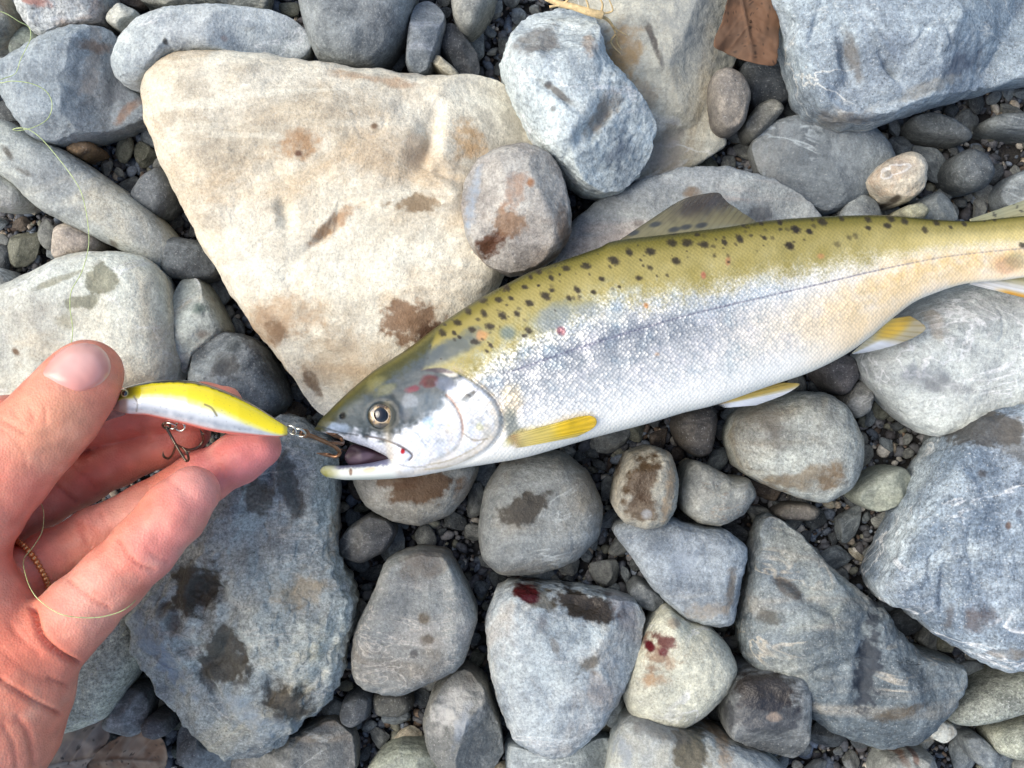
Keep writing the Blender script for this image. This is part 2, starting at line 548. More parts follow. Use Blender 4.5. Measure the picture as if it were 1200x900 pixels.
S('flat_slab', 'flat light grey slab lying under the dorsal fin',
  [(640, 312), (655, 292), (668, 262), (700, 236), (750, 212), (800, 198), (850, 197), (900, 210), (940, 232), (962, 252), (960, 290), (800, 330), (650, 335)],
  22, 9, (168, 176, 186), (190, 192, 194), c3=(150, 156, 166), n=3.4, s=36, rf=1, band=((206, 190, 178), 0.6, 60, 20), center=(800, 262),
  stains=((812, 225, 10, 7, 0, (140, 118, 94), 0.85, 0), (890, 250, 14, 8, 0, (110, 108, 110), 0.7, 0), (748, 262, 6, 5, 0, (120, 110, 104), 0.7, 0)))
S('cracked_boulder', 'huge pale blue grey boulder with cracks above the gravel patch',
  [(893, -60), (898, 0), (912, 40), (925, 85), (936, 120), (950, 137), (985, 150), (1020, 148), (1080, 128), (1130, 112), (1200, 94), (1290, 75), (1300, -60)],
  32, 22, (140, 162, 190), (172, 188, 206), c3=(126, 142, 166), n=3.6, s=34, grain=0.7, spk=0.9, rough_amp=1.5, rf=1, fac=((270, 0.3, 0.35), (190, 0.75, 0.4)), vein=((222, 222, 214), 0.7, 50, 60),
  dents=((998, 60, 7, 34, 20, 4.5), (988, 100, 16, 26, -10, 3.5), (1048, 76, 4, 20, 40, 3), (1070, 110, 60, 5, 12, 2), (1010, 120, 40, 6, -10, 2.0), (960, 25, 4, 30, -15, 1.8)),
  stains=((1133, 70, 24, 14, 20, (108, 116, 130), 0.8, 0), (985, 132, 46, 9, -6, (150, 140, 128), 0.7, 0), (1095, 100, 60, 7, 18, (190, 184, 170), 0.6, 0), (1000, 60, 5, 28, 20, (128, 118, 106), 0.7, 0), (930, 50, 6, 14, 0, (120, 128, 140), 0.6, 0)))
S('smooth_blue_cobble', 'smooth flat blue grey cobble tucked under the huge cracked boulder',
  [(878, 170), (900, 146), (940, 135), (985, 142), (1012, 146), (1035, 165), (1047, 190), (1036, 215), (1004, 240), (962, 252), (922, 226), (890, 205)],
  14, 11, (118, 132, 150), (144, 156, 170), c3=(150, 152, 156), n=3.0, s=42, spk=0.3, grain=0.4, rf=1)
S('tongue_grey_cobble', 'plain mid grey tongue shaped cobble behind the cream boulder top edge',
  [(352, -40), (354, 10), (362, 45), (375, 75), (400, 84), (440, 86), (458, 70), (476, 45), (488, 0), (490, -40)],
  20, 18, (120, 128, 138), (140, 146, 152), n=2.7, s=60, spk=0.5, grain=0.5, rf=1, fac=((300, 0.5, 0.6),), rough_amp=0.7)
S('long_pale_cobble', 'long rounded blue white cobble lying along the cream boulder',
  [(134, 75), (145, 50), (165, 28), (200, 15), (250, 11), (300, 14), (340, 22), (360, 35), (367, 50), (360, 68), (340, 74), (290, 73), (240, 68), (207, 72), (188, 88), (172, 106), (150, 103), (138, 92)],
  26, 14, (176, 190, 206), (200, 204, 208), n=2.3, s=36, rf=1, center=(215, 48), spk=0.5,
  stains=((195, 50, 3, 4, 0, (80, 78, 74), 0.9, 0), (338, 61, 8, 4, 0, (120, 92, 70), 0.8, 0), (262, 44, 4, 4, 0, (150, 120, 110), 0.6, 0)))
S('ridged_blue_stone', 'blue grey blocky stone with a sharp ridge and rusty seam',
  [(0, 86), (20, 75), (60, 50), (95, 37), (130, 38), (144, 50), (141, 75), (150, 100), (174, 120), (176, 140), (120, 160), (70, 172), (45, 165), (25, 140), (5, 105)],
  20, 16, (132, 148, 168), (152, 164, 178), c3=(168, 172, 178), n=3.4, s=40, rf=0, fac=((350, 0.12, 1.0), (275, 0.5, 0.9)), rough_amp=1.3,
  stains=((102, 80, 8, 46, -8, (186, 178, 168), 0.6, 0), (135, 122, 22, 6, 45, (168, 120, 78), 0.7, 0), (110, 50, 20, 8, 10, (140, 116, 98), 0.7, 0), (128, 90, 18, 34, 0, (112, 116, 122), 0.55, 0)))  # last patch is painted shade on the face right of the ridge
S('pink_white_stone', 'whitish stone with rusty pink streaks beside the small white chunk',
  [(23, -30), (28, 20), (45, 42), (62, 49), (95, 38), (127, 32), (131, 8), (120, -30)],
  22, 14, (204, 204, 206), (176, 180, 188), c3=(196, 172, 158), s=50, grain=0.8, spk=0.8, rough_amp=1.5,
  stains=((45, 2, 22, 6, -10, (196, 128, 108), 0.8, 0), (70, 28, 10, 10, 0, (160, 130, 100), 0.6, 0), (110, 10, 14, 16, 0, (152, 134, 124), 0.7, 0)))
S('tawny_stone', 'pale tawny stone beside the rusty pink streaked stone', [(-40, -20), (10, -4), (20, 18), (26, 35), (12, 50), (-30, 58)], 18, 14, (196, 188, 172), (164, 162, 158), c3=(190, 160, 126), s=70)
S('green_grey_pebble', 'pale greenish grey pebble under the looped fishing line', [(17, 62), (24, 42), (38, 35), (56, 46), (58, 56), (34, 70), (19, 70)], 12, 9, (166, 172, 160), (150, 154, 148), s=80, rf=1)
S('white_chunk', 'small angular white chunk beside the long blue white cobble', [(128, 29), (134, 18), (146, 8), (158, 14), (166, 17), (163, 26), (150, 31), (144, 38)], 22, 8, (226, 220, 208), (196, 196, 188), s=120, rf=4, n=3)
S('olive_grey_boulder', 'dull olive grey boulder beyond the long blue white cobble', [(148, -40), (166, 3), (200, 14), (260, 12), (312, 14), (316, -40)], 14, 14, (132, 136, 136), (150, 148, 138), c3=(154, 140, 112), s=50)
S('long_tapered_stone', 'long pale grey tapered stone with a dark seam under the fishing line',
  [(-40, 150), (10, 140), (40, 160), (80, 178), (120, 205), (170, 240), (202, 270), (216, 295), (205, 318), (180, 312), (140, 292), (90, 268), (50, 246), (15, 212), (-30, 188)],
  16, 14, (186, 188, 186), (162, 170, 178), c3=(196, 186, 168), s=34, n=2.4, rf=0, center=(100, 228),
  stains=((10, 178, 12, 4, -50, (84, 74, 62), 0.85, 0), (30, 202, 12, 4, -25, (84, 76, 66), 0.8, 0), (130, 285, 7, 4, -20, (96, 82, 60), 0.8, 0), (20, 215, 16, 8, -30, (134, 142, 148), 0.6, 0)))
S('pale_rounded_stone', 'pale rounded stone under the long tapered stone', [(-40, 180), (5, 200), (30, 218), (46, 235), (38, 246), (10, 248), (-40, 240)], 12, 14, (206, 204, 196), (184, 184, 180), s=50,
  stains=((32, 240, 16, 6, 10, (140, 126, 104), 0.7, 0),))
S('white_rounded_boulder', 'large chalky white rounded boulder with an olive wet ring behind the thumb',
  [(-60, 375), (0, 342), (40, 322), (80, 303), (105, 297), (150, 296), (176, 304), (196, 326), (209, 380), (215, 430), (206, 450), (150, 465), (60, 480), (-60, 490)],
  24, 19, (226, 226, 218), (208, 204, 194), c3=(216, 200, 176), n=2.6, s=26, rf=1, rough_amp=0.7, grain=0.45, spk=0.5,
  dents=((110, 330, 22, 10, 0, 0.8),),
  stains=((118, 322, 16, 14, -40, (128, 124, 92), 0.75, 0.2), (66, 330, 34, 4, 22, (150, 146, 118), 0.7, 0), (95, 356, 20, 7, 10, (132, 132, 108), 0.75, 0.1), (82, 374, 14, 10, 0, (160, 158, 138), 0.65, 0), (18, 412, 7, 4, -40, (110, 78, 48), 0.9, 0), (190, 400, 14, 50, 0, (180, 170, 156), 0.4, 0)))  # last patch paints shade down the right side
S('spotted_upright_cobble', 'upright pale cobble with one green spot beside the white rounded boulder',
  [(206, 348), (214, 328), (228, 323), (242, 334), (256, 360), (269, 388), (256, 402), (232, 420), (222, 442), (213, 425), (208, 382)],
  18, 13, (190, 198, 196), (172, 178, 176), c3=(184, 168, 152), s=60, stains=((234, 362, 9, 8, 0, (92, 112, 104), 0.85, 0), (238, 392, 8, 6, 0, (140, 118, 104), 0.6, 0)))
S('dark_mottled_cobble', 'dark bluish mottled cobble behind the yellow lure',
  [(226, 448), (232, 415), (248, 398), (270, 389), (295, 395), (313, 410), (330, 440), (340, 470), (326, 487), (280, 484), (240, 465)],
  18, 17, (122, 134, 146), (92, 102, 114), c3=(156, 164, 170), s=44, rough_amp=1.5, grain=0.6, stains=((272, 405, 9, 8, 0, (70, 78, 80), 0.7, 0), (266, 430, 16, 14, 0, (88, 84, 78), 0.7, 0)))
S('dark_slate_cobble', 'dark slate cobble at the tip of the long tapered stone', [(187, 290), (204, 279), (240, 285), (263, 300), (260, 325), (236, 332), (200, 326)], 12, 14, (86, 92, 102), (110, 118, 128), s=60, rough_amp=1.3)
S('rough_wet_boulder', 'large rough grey boulder with brown wet hollows under the fingertips',
  [(158, 722), (172, 692), (210, 650), (236, 600), (268, 545), (300, 500), (330, 484), (362, 492), (394, 520), (397, 560), (398, 648), (420, 700), (416, 730), (407, 765), (402, 792), (380, 822), (350, 852), (312, 880), (280, 883), (250, 870), (234, 850), (208, 820), (180, 782), (163, 748)],
  22, 22, (154, 162, 168), (184, 186, 182), c3=(192, 178, 150), n=3.0, s=34, grain=0.8, spk=0.8, rough_amp=2.6, rf=0, fac=((205, 0.55, 0.55), (330, 0.62, 0.7)), vein=((214, 210, 196), 0.5, 60, 30),
  dents=((240, 700, 34, 26, 20, 4.5), (270, 770, 30, 40, 10, 3.5), (330, 820, 30, 26, 0, 3.5), (205, 735, 12, 34, 35, 3.0), (345, 560, 14, 40, 10, 3.0), (320, 620, 30, 20, 30, 2.2), (385, 760, 8, 50, -20, 2.5), (240, 800, 6, 60, 35, 1.6)),
  stains=((232, 692, 32, 24, 20, (82, 68, 46), 0.92, 0.5), (262, 772, 24, 34, -15, (92, 82, 66), 0.9, 0.4), (330, 822, 26, 24, 0, (84, 76, 64), 0.9, 0.4), (200, 728, 12, 26, 35, (104, 92, 78), 0.7, 0), (342, 575, 10, 36, 15, (92, 86, 78), 0.75, 0.2), (300, 580, 14, 20, 0, (98, 84, 64), 0.75, 0.2),
          (355, 690, 30, 20, 0, (196, 168, 124), 0.6, 0), (390, 620, 8, 30, -5, (176, 150, 116), 0.6, 0), (182, 760, 16, 60, 38, (176, 192, 208), 0.8, 0), (295, 838, 50, 18, -35, (186, 200, 210), 0.6, 0)))  # last two patches paint pale blue sky light along the lower left edge
S('speckled_oval_cobble', 'speckled yellowish grey oval cobble below the little finger',
  [(58, 820), (72, 856), (95, 852), (132, 836), (160, 792), (173, 762), (166, 735), (152, 706), (100, 720), (60, 770)],
  16, 15, (222, 214, 192), (202, 196, 178), s=90, grain=0.9, spk=1.0, n=2.3, rf=0, rough_amp=0.5)
S('amber_patched_cobble', 'tan cobble with an amber wet patch beneath the fish jaw',
  [(414, 558), (430, 590), (460, 608), (495, 614), (530, 601), (550, 576), (563, 545), (545, 525), (440, 530)],
  14, 20, (176, 168, 156), (156, 146, 134), c3=(186, 176, 164), s=46, n=2.3, rf=0, rough_amp=0.8,
  stains=((500, 572, 32, 16, 10, (124, 84, 34), 0.9, 0.6), (470, 562, 20, 8, 0, (138, 96, 48), 0.8, 0.4), (540, 575, 12, 20, -30, (150, 120, 90), 0.5, 0)))
S('oval_grey_cobble', 'smooth grey cobble with one dark wet oval mark below the pectoral fin',
  [(560, 622), (568, 572), (588, 540), (618, 528), (660, 528), (690, 553), (706, 590), (701, 626), (672, 656), (632, 669), (586, 671), (565, 652)],
  16, 20, (128, 136, 142), (152, 154, 154), c3=(150, 140, 126), s=36, n=2.5, rf=0, spk=0.4, rough_amp=0.7,
  stains=((616, 594, 26, 14, 22, (76, 68, 56), 0.95, 0.5), (600, 540, 14, 10, 0, (112, 104, 90), 0.5, 0)))
S('wet_brown_cobble', 'small tan cobble with a shiny wet brown face under the fish belly',
  [(717, 592), (722, 560), (736, 530), (762, 521), (784, 530), (793, 560), (790, 592), (778, 613), (756, 619), (730, 611)],
  28, 15, (190, 178, 160), (168, 164, 156), s=60, n=2.6, rf=1,
  stains=((752, 562, 22, 24, -10, (96, 72, 42), 0.95, 0.9), (750, 595, 18, 14, 0, (110, 84, 52), 0.85, 0.9), (784, 570, 7, 34, -8, (206, 176, 138), 0.8, 0), (757, 602, 6, 6, 0, (210, 216, 218), 0.7, 0)))
S('kidney_cobble', 'pale grey kidney shaped cobble beside the shiny wet brown cobble',
  [(793, 572), (800, 546), (812, 538), (830, 545), (855, 558), (875, 559), (883, 578), (868, 601), (840, 615), (815, 611), (797, 596)],
  20, 14, (182, 178, 170), (164, 164, 160), c3=(190, 184, 176), s=60, rf=0, vein=((140, 116, 92), 0.5, 160, 0), dents=((845, 570, 8, 5, 20, 1.0),))
S('round_lichen_cobble', 'round grey cobble with a brownish rim below the pelvic fin',
  [(849, 512), (857, 486), (885, 470), (930, 459), (962, 460), (986, 475), (1004, 512), (1003, 546), (990, 571), (960, 588), (930, 581), (890, 566), (860, 546)],
  20, 20, (190, 190, 184), (166, 166, 162), c3=(146, 132, 112), s=44, n=2.6, rf=1, grain=0.7,
  stains=((940, 560, 40, 14, 10, (140, 116, 82), 0.7, 0), (905, 510, 12, 30, 15, (128, 120, 110), 0.65, 0), (880, 480, 26, 12, 20, (150, 144, 132), 0.6, 0), (975, 560, 14, 12, 0, (132, 106, 74), 0.7, 0)))
S('white_blotched_boulder', 'large white boulder with grey blotches under the anal fin',
  [(1001, 422), (1018, 396), (1040, 375), (1065, 358), (1100, 340), (1150, 328), (1270, 340), (1280, 500), (1200, 490), (1150, 500), (1125, 507), (1090, 511), (1060, 496), (1030, 467), (1008, 442)],
  22, 18, (222, 224, 222), (204, 210, 214), c3=(196, 194, 188), s=30, n=2.5, rf=0, rough_amp=0.7, spk=0.4, center=(1120, 425),
  stains=((1080, 440, 30, 16, 0, (150, 156, 162), 0.75, 0), (1058, 395, 10, 10, 0, (164, 160, 152), 0.7, 0), (1170, 360, 40, 18, 0, (170, 172, 174), 0.5, 0), (1095, 375, 10, 20, 0, (206, 186, 160), 0.5, 0), (1110, 452, 30, 8, -10, (140, 142, 144), 0.6, 0)))
S('veined_blue_boulder', 'large blue boulder with white veins and a dark cap beside the white boulder',
  [(1021, 682), (1034, 650), (1055, 602), (1085, 546), (1110, 510), (1140, 486), (1180, 474), (1280, 478), (1290, 775), (1200, 778), (1160, 779), (1130, 762), (1100, 746), (1060, 712), (1030, 702)],
  30, 24, (116, 142, 178), (164, 180, 202), c3=(190, 200, 210), n=3.0, s=36, grain=0.9, spk=1.0, rough_amp=1.6, rf=0, fac=((200, 0.45, 0.4), (110, 0.5, 0.5)), vein=((226, 228, 228), 0.9, 46, 75), center=(1150, 625),
  dents=((1112, 705, 5, 36, 0, 2.0), (1145, 555, 6, 34, 30, 1.6)),
  stains=((1160, 505, 34, 18, 10, (98, 92, 84), 0.85, 0.1), (1195, 520, 20, 30, 0, (120, 114, 104), 0.7, 0), (1143, 722, 16, 16, 0, (110, 94, 88), 0.7, 0), (1115, 728, 5, 18, 0, (104, 98, 96), 0.7, 0), (1190, 600, 4, 4, 0, (70, 66, 80), 0.9, 0), (1178, 615, 4, 5, 0, (130, 100, 80), 0.9, 0), (1150, 555, 6, 6, 0, (86, 84, 86), 0.8, 0), (1190, 768, 30, 6, 0, (130, 116, 98), 0.7, 0)))
S('dark_banded_boulder', 'large dark blue grey boulder crossed by a black wet band beside the veined boulder',
  [(862, 735), (872, 665), (884, 612), (900, 600), (930, 620), (962, 656), (1005, 690), (1026, 706), (1042, 730), (1072, 760), (1122, 772), (1120, 802), (1100, 832), (1070, 862), (1020, 869), (970, 852), (945, 836), (910, 805), (872, 772)],
  18, 23, (96, 112, 128), (128, 142, 156), c3=(150, 152, 148), n=2.6, s=30, grain=0.7, spk=0.6, rough_amp=1.6, rf=0, fac=((20, 0.4, 0.45), (100, 0.5, 0.5)), band=((190, 180, 160), 0.5, 40, 45), vein=((200, 190, 170), 0.6, 50, 40),
  dents=((1015, 760, 10, 60, -8, 2.6), (935, 690, 50, 8, -35, 2.6), (905, 720, 20, 14, 20, 1.5), (960, 790, 40, 8, 15, 1.6)),
  stains=((1016, 775, 13, 62, -10, (66, 74, 86), 0.92, 0.2), (1040, 835, 24, 9, 15, (100, 86, 66), 0.8, 0), (925, 690, 14, 8, -30, (96, 80, 64), 0.75, 0), (905, 725, 14, 8, 0, (92, 86, 74), 0.7, 0), (1075, 825, 18, 6, 20, (120, 104, 84), 0.6, 0)))
S('angular_blue_cobble', 'angular blue grey cobble under the shiny wet brown cobble',
  [(714, 618), (735, 606), (780, 604), (810, 614), (850, 620), (873, 640), (866, 672), (856, 726), (836, 731), (800, 721), (762, 686), (736, 646)],
  22, 14, (136, 152, 174), (160, 170, 184), c3=(176, 172, 164), s=44, n=3.6, rf=0, fac=((350, 0.65, 0.5), (240, 0.4, 0.35)), rough_amp=1.3, grain=0.6,
  stains=((856, 690, 7, 26, -10, (150, 134, 112), 0.75, 0), (830, 715, 20, 10, 10, (186, 172, 152), 0.7, 0), (800, 660, 20, 14, 0, (186, 196, 206), 0.5, 0)))
S('banded_grey_cobble', 'grey flat cobble with fine cross veins beside the rough grey boulder',
  [(415, 762), (420, 730), (444, 682), (455, 652), (490, 640), (525, 644), (546, 680), (561, 716), (551, 752), (540, 776), (510, 791), (470, 808), (430, 800), (417, 786)],
  20, 18, (138, 142, 148), (166, 166, 164), c3=(136, 126, 116), s=40, n=4.2, rf=0, fac=((75, 0.5, 0.35), (300, 0.6, 0.4)), band=((186, 182, 174), 0.5, 120, 70), vein=((198, 192, 180), 0.6, 110, 65),
  stains=((500, 660, 34, 16, 0, (140, 124, 108), 0.6, 0), (498, 722, 8, 8, 0, (108, 92, 68), 0.8, 0), (502, 748, 9, 6, 0, (104, 90, 72), 0.8, 0), (486, 765, 5, 5, 0, (92, 90, 90), 0.8, 0)))
S('blood_tipped_cobble', 'large blue white cobble with a dark wet hollow and blood drop on its tip',
  [(570, 722), (580, 690), (602, 679), (650, 683), (700, 690), (740, 700), (754, 720), (746, 760), (731, 800), (702, 846), (666, 876), (632, 878), (602, 860), (582, 812), (572, 762)],
  22, 21, (154, 170, 192), (186, 196, 206), c3=(190, 182, 176), n=3.0, s=40, grain=0.6, spk=0.5, rf=0, fac=((70, 0.35, 0.6), (15, 0.45, 0.8), (190, 0.6, 0.5)), vein=((216, 216, 214), 0.5, 70, 80), dents=((682, 712, 26, 9, -18, 2.0),), rough_amp=1.2,
  stains=((684, 712, 32, 13, -16, (62, 48, 32), 0.97, 0.8), (628, 700, 26, 9, -30, (120, 108, 84), 0.75, 0.2), (687, 778, 22, 12, 35, (110, 100, 84), 0.8, 0.1), (650, 755, 4, 14, 20, (130, 120, 108), 0.6, 0), (636, 730, 7, 10, 0, (120, 116, 118), 0.6, 0), (618, 698, 13, 8, -15, (96, 4, 12), 1.0, 0.9), (735, 720, 12, 40, 15, (160, 150, 152), 0.5, 0), (700, 805, 14, 30, 20, (206, 188, 170), 0.4, 0)))
S('blood_spotted_cobble', 'cream cobble with blood spots and a brown smear',
  [(726, 802), (740, 762), (764, 722), (780, 707), (802, 722), (828, 730), (850, 752), (861, 776), (851, 802), (822, 832), (796, 847), (760, 846), (735, 832)],
  22, 19, (218, 212, 194), (198, 194, 180), c3=(212, 202, 180), s=50, n=2.5, rf=0, rough_amp=0.7, spk=0.6,
  stains=((776, 768, 22, 20, 20, (160, 120, 92), 0.75, 0.1), (766, 795, 18, 8, 10, (182, 140, 98), 0.75, 0), (782, 754, 14, 9, -20, (116, 50, 52), 0.9, 0.3), (763, 760, 6, 6, 0, BLOOD, 1, 0.9), (777, 763, 7, 6, 0, BLOOD, 1, 0.9), (790, 732, 7, 6, 0, (150, 126, 104), 0.6, 0)))
S('wet_black_cobble', 'small dark wet squarish cobble against the dark banded boulder',
  [(846, 838), (850, 800), (864, 783), (900, 779), (936, 785), (944, 806), (941, 862), (926, 882), (890, 872), (850, 857)],
  28, 15, (104, 106, 110), (136, 138, 142), n=4.2, s=50, rf=0, fac=((270, 0.2, 0.7), (0, 0.6, 0.6)), rough=0.4,
  stains=((905, 808, 30, 20, 0, (60, 50, 44), 0.9, 0.8), (896, 842, 36, 18, 0, (74, 76, 84), 0.7, 0.6), (905, 838, 8, 5, 0, (200, 180, 160), 0.8, 0)))
S('white_faced_cobble', 'pointed cobble with a white quartz face between the grey and blood tipped cobbles',
  [(497, 838), (508, 806), (528, 786), (547, 780), (570, 798), (586, 845), (590, 880), (564, 912), (530, 906), (508, 882), (500, 862)],
  20, 18, (128, 130, 132), (152, 148, 142), c3=(116, 112, 108), s=40, n=2.8, rf=0, fac=((345, 0.0, 0.95), (160, 0.15, 0.45), (90, 0.4, 0.9)), rough_amp=1.2,
  stains=((530, 830, 24, 34, -25, (238, 236, 228), 0.95, 0), (545, 800, 16, 14, 0, (120, 112, 104), 0.6, 0), (540, 850, 8, 24, -20, (170, 180, 190), 0.7, 0)))
S('olive_stained_cobble', 'blue white cobble with an olive stain in front of the blood spotted cobble',
  [(713, 888), (724, 848), (745, 832), (792, 846), (840, 860), (890, 876), (922, 902), (935, 950), (713, 950)],
  30, 16, (184, 192, 198), (204, 206, 204), c3=(180, 176, 164), s=44, n=2.6, rf=1, rough_amp=1.3,
  stains=((812, 880, 18, 26, -10, (118, 106, 80), 0.85, 0.1), (770, 858, 34, 10, -10, (128, 124, 118), 0.7, 0), (743, 834, 8, 5, 0, (100, 74, 58), 0.8, 0), (850, 880, 10, 20, 10, (190, 156, 116), 0.7, 0), (735, 885, 14, 20, 0, (150, 164, 182), 0.6, 0)))
S('plain_blue_stone', 'plain blue grey stone under the blood tipped cobble', [(592, 862), (620, 868), (660, 872), (700, 862), (720, 868), (722, 950), (600, 950)], 14, 14, (158, 172, 186), (180, 190, 198), s=50)
S('speckled_long_cobble', 'long speckled olive grey cobble beneath the white veined blue boulder',
  [(1100, 836), (1115, 815), (1150, 795), (1200, 778), (1270, 768), (1280, 812), (1200, 826), (1150, 841), (1115, 846)],
  16, 14, (150, 154, 146), (172, 174, 164), s=120, grain=0.9, spk=1.0, n=2.2, rf=0, rough_amp=0.4, center=(1180, 812))
S('speckled_short_cobble', 'short speckled greenish cobble below the long speckled cobble', [(1154, 858), (1166, 848), (1200, 838), (1262, 834), (1265, 888), (1180, 884), (1160, 876)], 14, 13, (150, 154, 144), (174, 174, 160), s=120, grain=0.8, spk=1.0, n=2.4, rf=0, rough_amp=0.5)
S('rust_streaked_cobble', 'rounded grey cobble with rusty streaks beside tiny gravel', [(1024, 905), (1034, 882), (1060, 873), (1086, 879), (1094, 902), (1092, 945), (1024, 945)], 14, 14, (176, 178, 176), (160, 160, 160), s=60, stains=((1062, 890, 6, 14, 20, (150, 104, 74), 0.75, 0), (1076, 890, 4, 10, 0, (120, 80, 64), 0.75, 0)))
S('brown_grey_cobble', 'small brown grey cobble between the rough boulder and the amber patched cobble', [(397, 636), (410, 616), (435, 600), (456, 606), (467, 620), (456, 642), (426, 658), (405, 651)], 14, 13, (140, 134, 128), (116, 114, 116), s=60)
S('streaky_stone', 'grey stone with tan streaks below the rough wet boulder', [(272, 888), (330, 862), (390, 838), (416, 858), (422, 892), (395, 935), (280, 935)], 12, 14, (168, 164, 158), (148, 146, 144), band=((196, 178, 152), 0.6, 80, 10), rough_amp=1.5)
S('pale_green_stone', 'pale green grey stone beside the cobble with the white quartz face', [(428, 905), (445, 880), (470, 867), (500, 869), (526, 890), (535, 945), (430, 945)], 12, 13, (186, 190, 172), (168, 170, 162), c3=(196, 198, 180), s=50)
S('white_quartz_lump', 'lumpy cream white stone on the dark gravel above the fish', [(1011, 217), (1024, 198), (1040, 188), (1064, 180), (1079, 195), (1076, 226), (1055, 241), (1030, 236)], 22, 13, (232, 218, 200), (214, 196, 178), c3=(224, 190, 162), s=70, rf=2, rough_amp=2.2, stains=((1054, 232, 5, 5, 0, (96, 80, 66), 0.9, 0),))
S('dark_round_pebble', 'dark bluish round pebble next to the lumpy cream white stone', [(1107, 201), (1115, 185), (1131, 176), (1150, 185), (1159, 206), (1149, 223), (1131, 227), (1115, 219)], 16, 11, (84, 94, 106), (104, 112, 122), s=60, rf=0, n=2.3)
S('flat_dark_sliver', 'flat dark spindle shaped pebble below the huge cracked boulder', [(1062, 140), (1085, 134), (1112, 142), (1138, 161), (1131, 169), (1095, 164), (1070, 155)], 14, 8, (92, 98, 106), (116, 120, 124), s=80, rf=1)
S('long_bluish_pebble', 'long bluish pebble below the huge cracked boulder edge', [(1144, 143), (1170, 137), (1235, 134), (1235, 162), (1180, 158), (1148, 151)], 14, 9, (112, 122, 132), (136, 142, 148), s=80, rf=1)
S('blue_grey_stone', 'blue grey stone beyond the dark round pebble by the tail', [(1164, 226), (1180, 208), (1230, 188), (1240, 240), (1172, 246)], 12, 12, (118, 130, 148), (142, 152, 164), s=60)
S('brown_upright_pebble', 'brownish grey upright pebble below the brown leaf', [(829, 106), (835, 88), (850, 82), (868, 92), (877, 115), (869, 150), (851, 160), (835, 150)], 24, 11, (158, 146, 136), (130, 122, 118), c3=(100, 90, 88), s=70, rf=2)
S('dark_shadow_stone', 'dark slate stone half hidden beneath the brown leaf', [(862, 84), (880, 72), (908, 76), (927, 95), (929, 116), (902, 132), (880, 132)], 10, 12, (58, 66, 78), (76, 82, 92), s=60)
S('grey_wedge_pebble', 'grey wedge pebble beside the brownish upright pebble', [(868, 152), (885, 126), (905, 118), (917, 130), (900, 151), (880, 166)], 16, 9, (136, 132, 126), (116, 114, 112), s=90)
S('faceted_green_cobble', 'faceted greenish grey pebble on the fine gravel beside the brownish rimmed cobble', [(991, 576), (1005, 560), (1030, 547), (1052, 545), (1060, 556), (1057, 576), (1040, 592), (1020, 598), (1000, 589)], 12, 14, (146, 152, 144), (166, 168, 156), s=70, n=3.2, rf=0, fac=((250, 0.15, 0.7), (20, 0.4, 0.8), (120, 0.4, 0.4)))
S('purple_grey_pebble', 'dark purplish pebble between the brownish rimmed cobble and the white boulder', [(952, 430), (975, 413), (997, 420), (1002, 440), (986, 464), (965, 456)], 14, 12, (108, 102, 104), (90, 88, 94), s=70)
S('pale_grey_pebble', 'small pale grey pebble against the white boulder foot', [(983, 472), (1004, 445), (1020, 460), (1016, 482), (1000, 491)], 16, 8, (150, 148, 148), (134, 134, 138), s=90)
S('brown_dark_cobble', 'dark brown pebble under the fish belly beside the gravel', [(788, 497), (800, 478), (832, 472), (838, 490), (831, 530), (815, 536), (795, 522)], 16, 12, (92, 84, 78), (74, 72, 74), c3=(124, 110, 98), s=70)
S('blue_slate_flake', 'upright blue slate flake near the straw', [(477, 82), (480, 40), (489, 8), (505, 3), (524, 25), (516, 60), (501, 94), (485, 92)], 18, 12, (116, 130, 150), (140, 150, 164), band=((168, 174, 182), 0.6, 140, 75), n=3.2)
S('dark_slate_flake', 'dark leaning slate pebble beside the upright blue flake', [(514, 58), (525, 30), (541, 40), (561, 70), (563, 96), (541, 97), (526, 76)], 10, 12, (80, 84, 96), (104, 106, 114), s=80)
S('pale_pointed_stone', 'pale grey finger shaped stone pointing at the dark leaning slate', [(528, -30), (531, 20), (540, 38), (553, 42), (566, 25), (580, 2), (584, -30)], 20, 12, (186, 182, 172), (166, 166, 162), s=60, rf=1)
S('tan_sliver', 'small tan sliver lying between the slate flakes and the cream boulder', [(504, 72), (512, 65), (531, 80), (541, 92), (533, 97), (518, 86)], 22, 5, (188, 178, 158), (168, 160, 146), s=120, rf=1)
S('egg_grey_cobble', 'grey egg shaped pebble beside the cream boulder edge', [(159, 236), (174, 211), (194, 199), (211, 214), (212, 240), (196, 259), (175, 251)], 10, 14, (104, 112, 124), (124, 130, 138), s=60, rf=1)
S('orange_pebble', 'small orange tan pebble under the ridged blue stone', [(81, 178), (94, 168), (112, 169), (117, 178), (97, 187)], 14, 7, (176, 140, 104), (150, 122, 98), s=100, rf=1)
S('pinkish_double_pebble', 'pinkish tan pebble above the white rounded boulder', [(67, 303), (71, 268), (88, 263), (127, 283), (121, 299), (82, 308)], 14, 11, (198, 180, 166), (176, 162, 154), s=80, rf=1)
S('pale_pebble', 'pale pebble beside the chalky white rounded boulder, away from the pinkish pebble', [(-20, 313), (10, 316), (27, 336), (6, 350), (-20, 354)], 14, 10, (192, 188, 182), (170, 168, 166), s=90)
S('flat_brown_pebble', 'flat brownish lens shaped pebble under the brownish rimmed cobble', [(904, 600), (920, 590), (945, 589), (961, 597), (951, 609), (915, 608)], 12, 7, (124, 116, 112), (106, 102, 100), s=90, rf=0)
S('grey_block_pebble', 'squarish grey pebble between the speckled oval cobble and the rough boulder', [(124, 847), (140, 816), (156, 800), (176, 800), (183, 822), (176, 851), (160, 858)], 10, 12, (150, 148, 148), (118, 114, 114), s=60, rf=2)
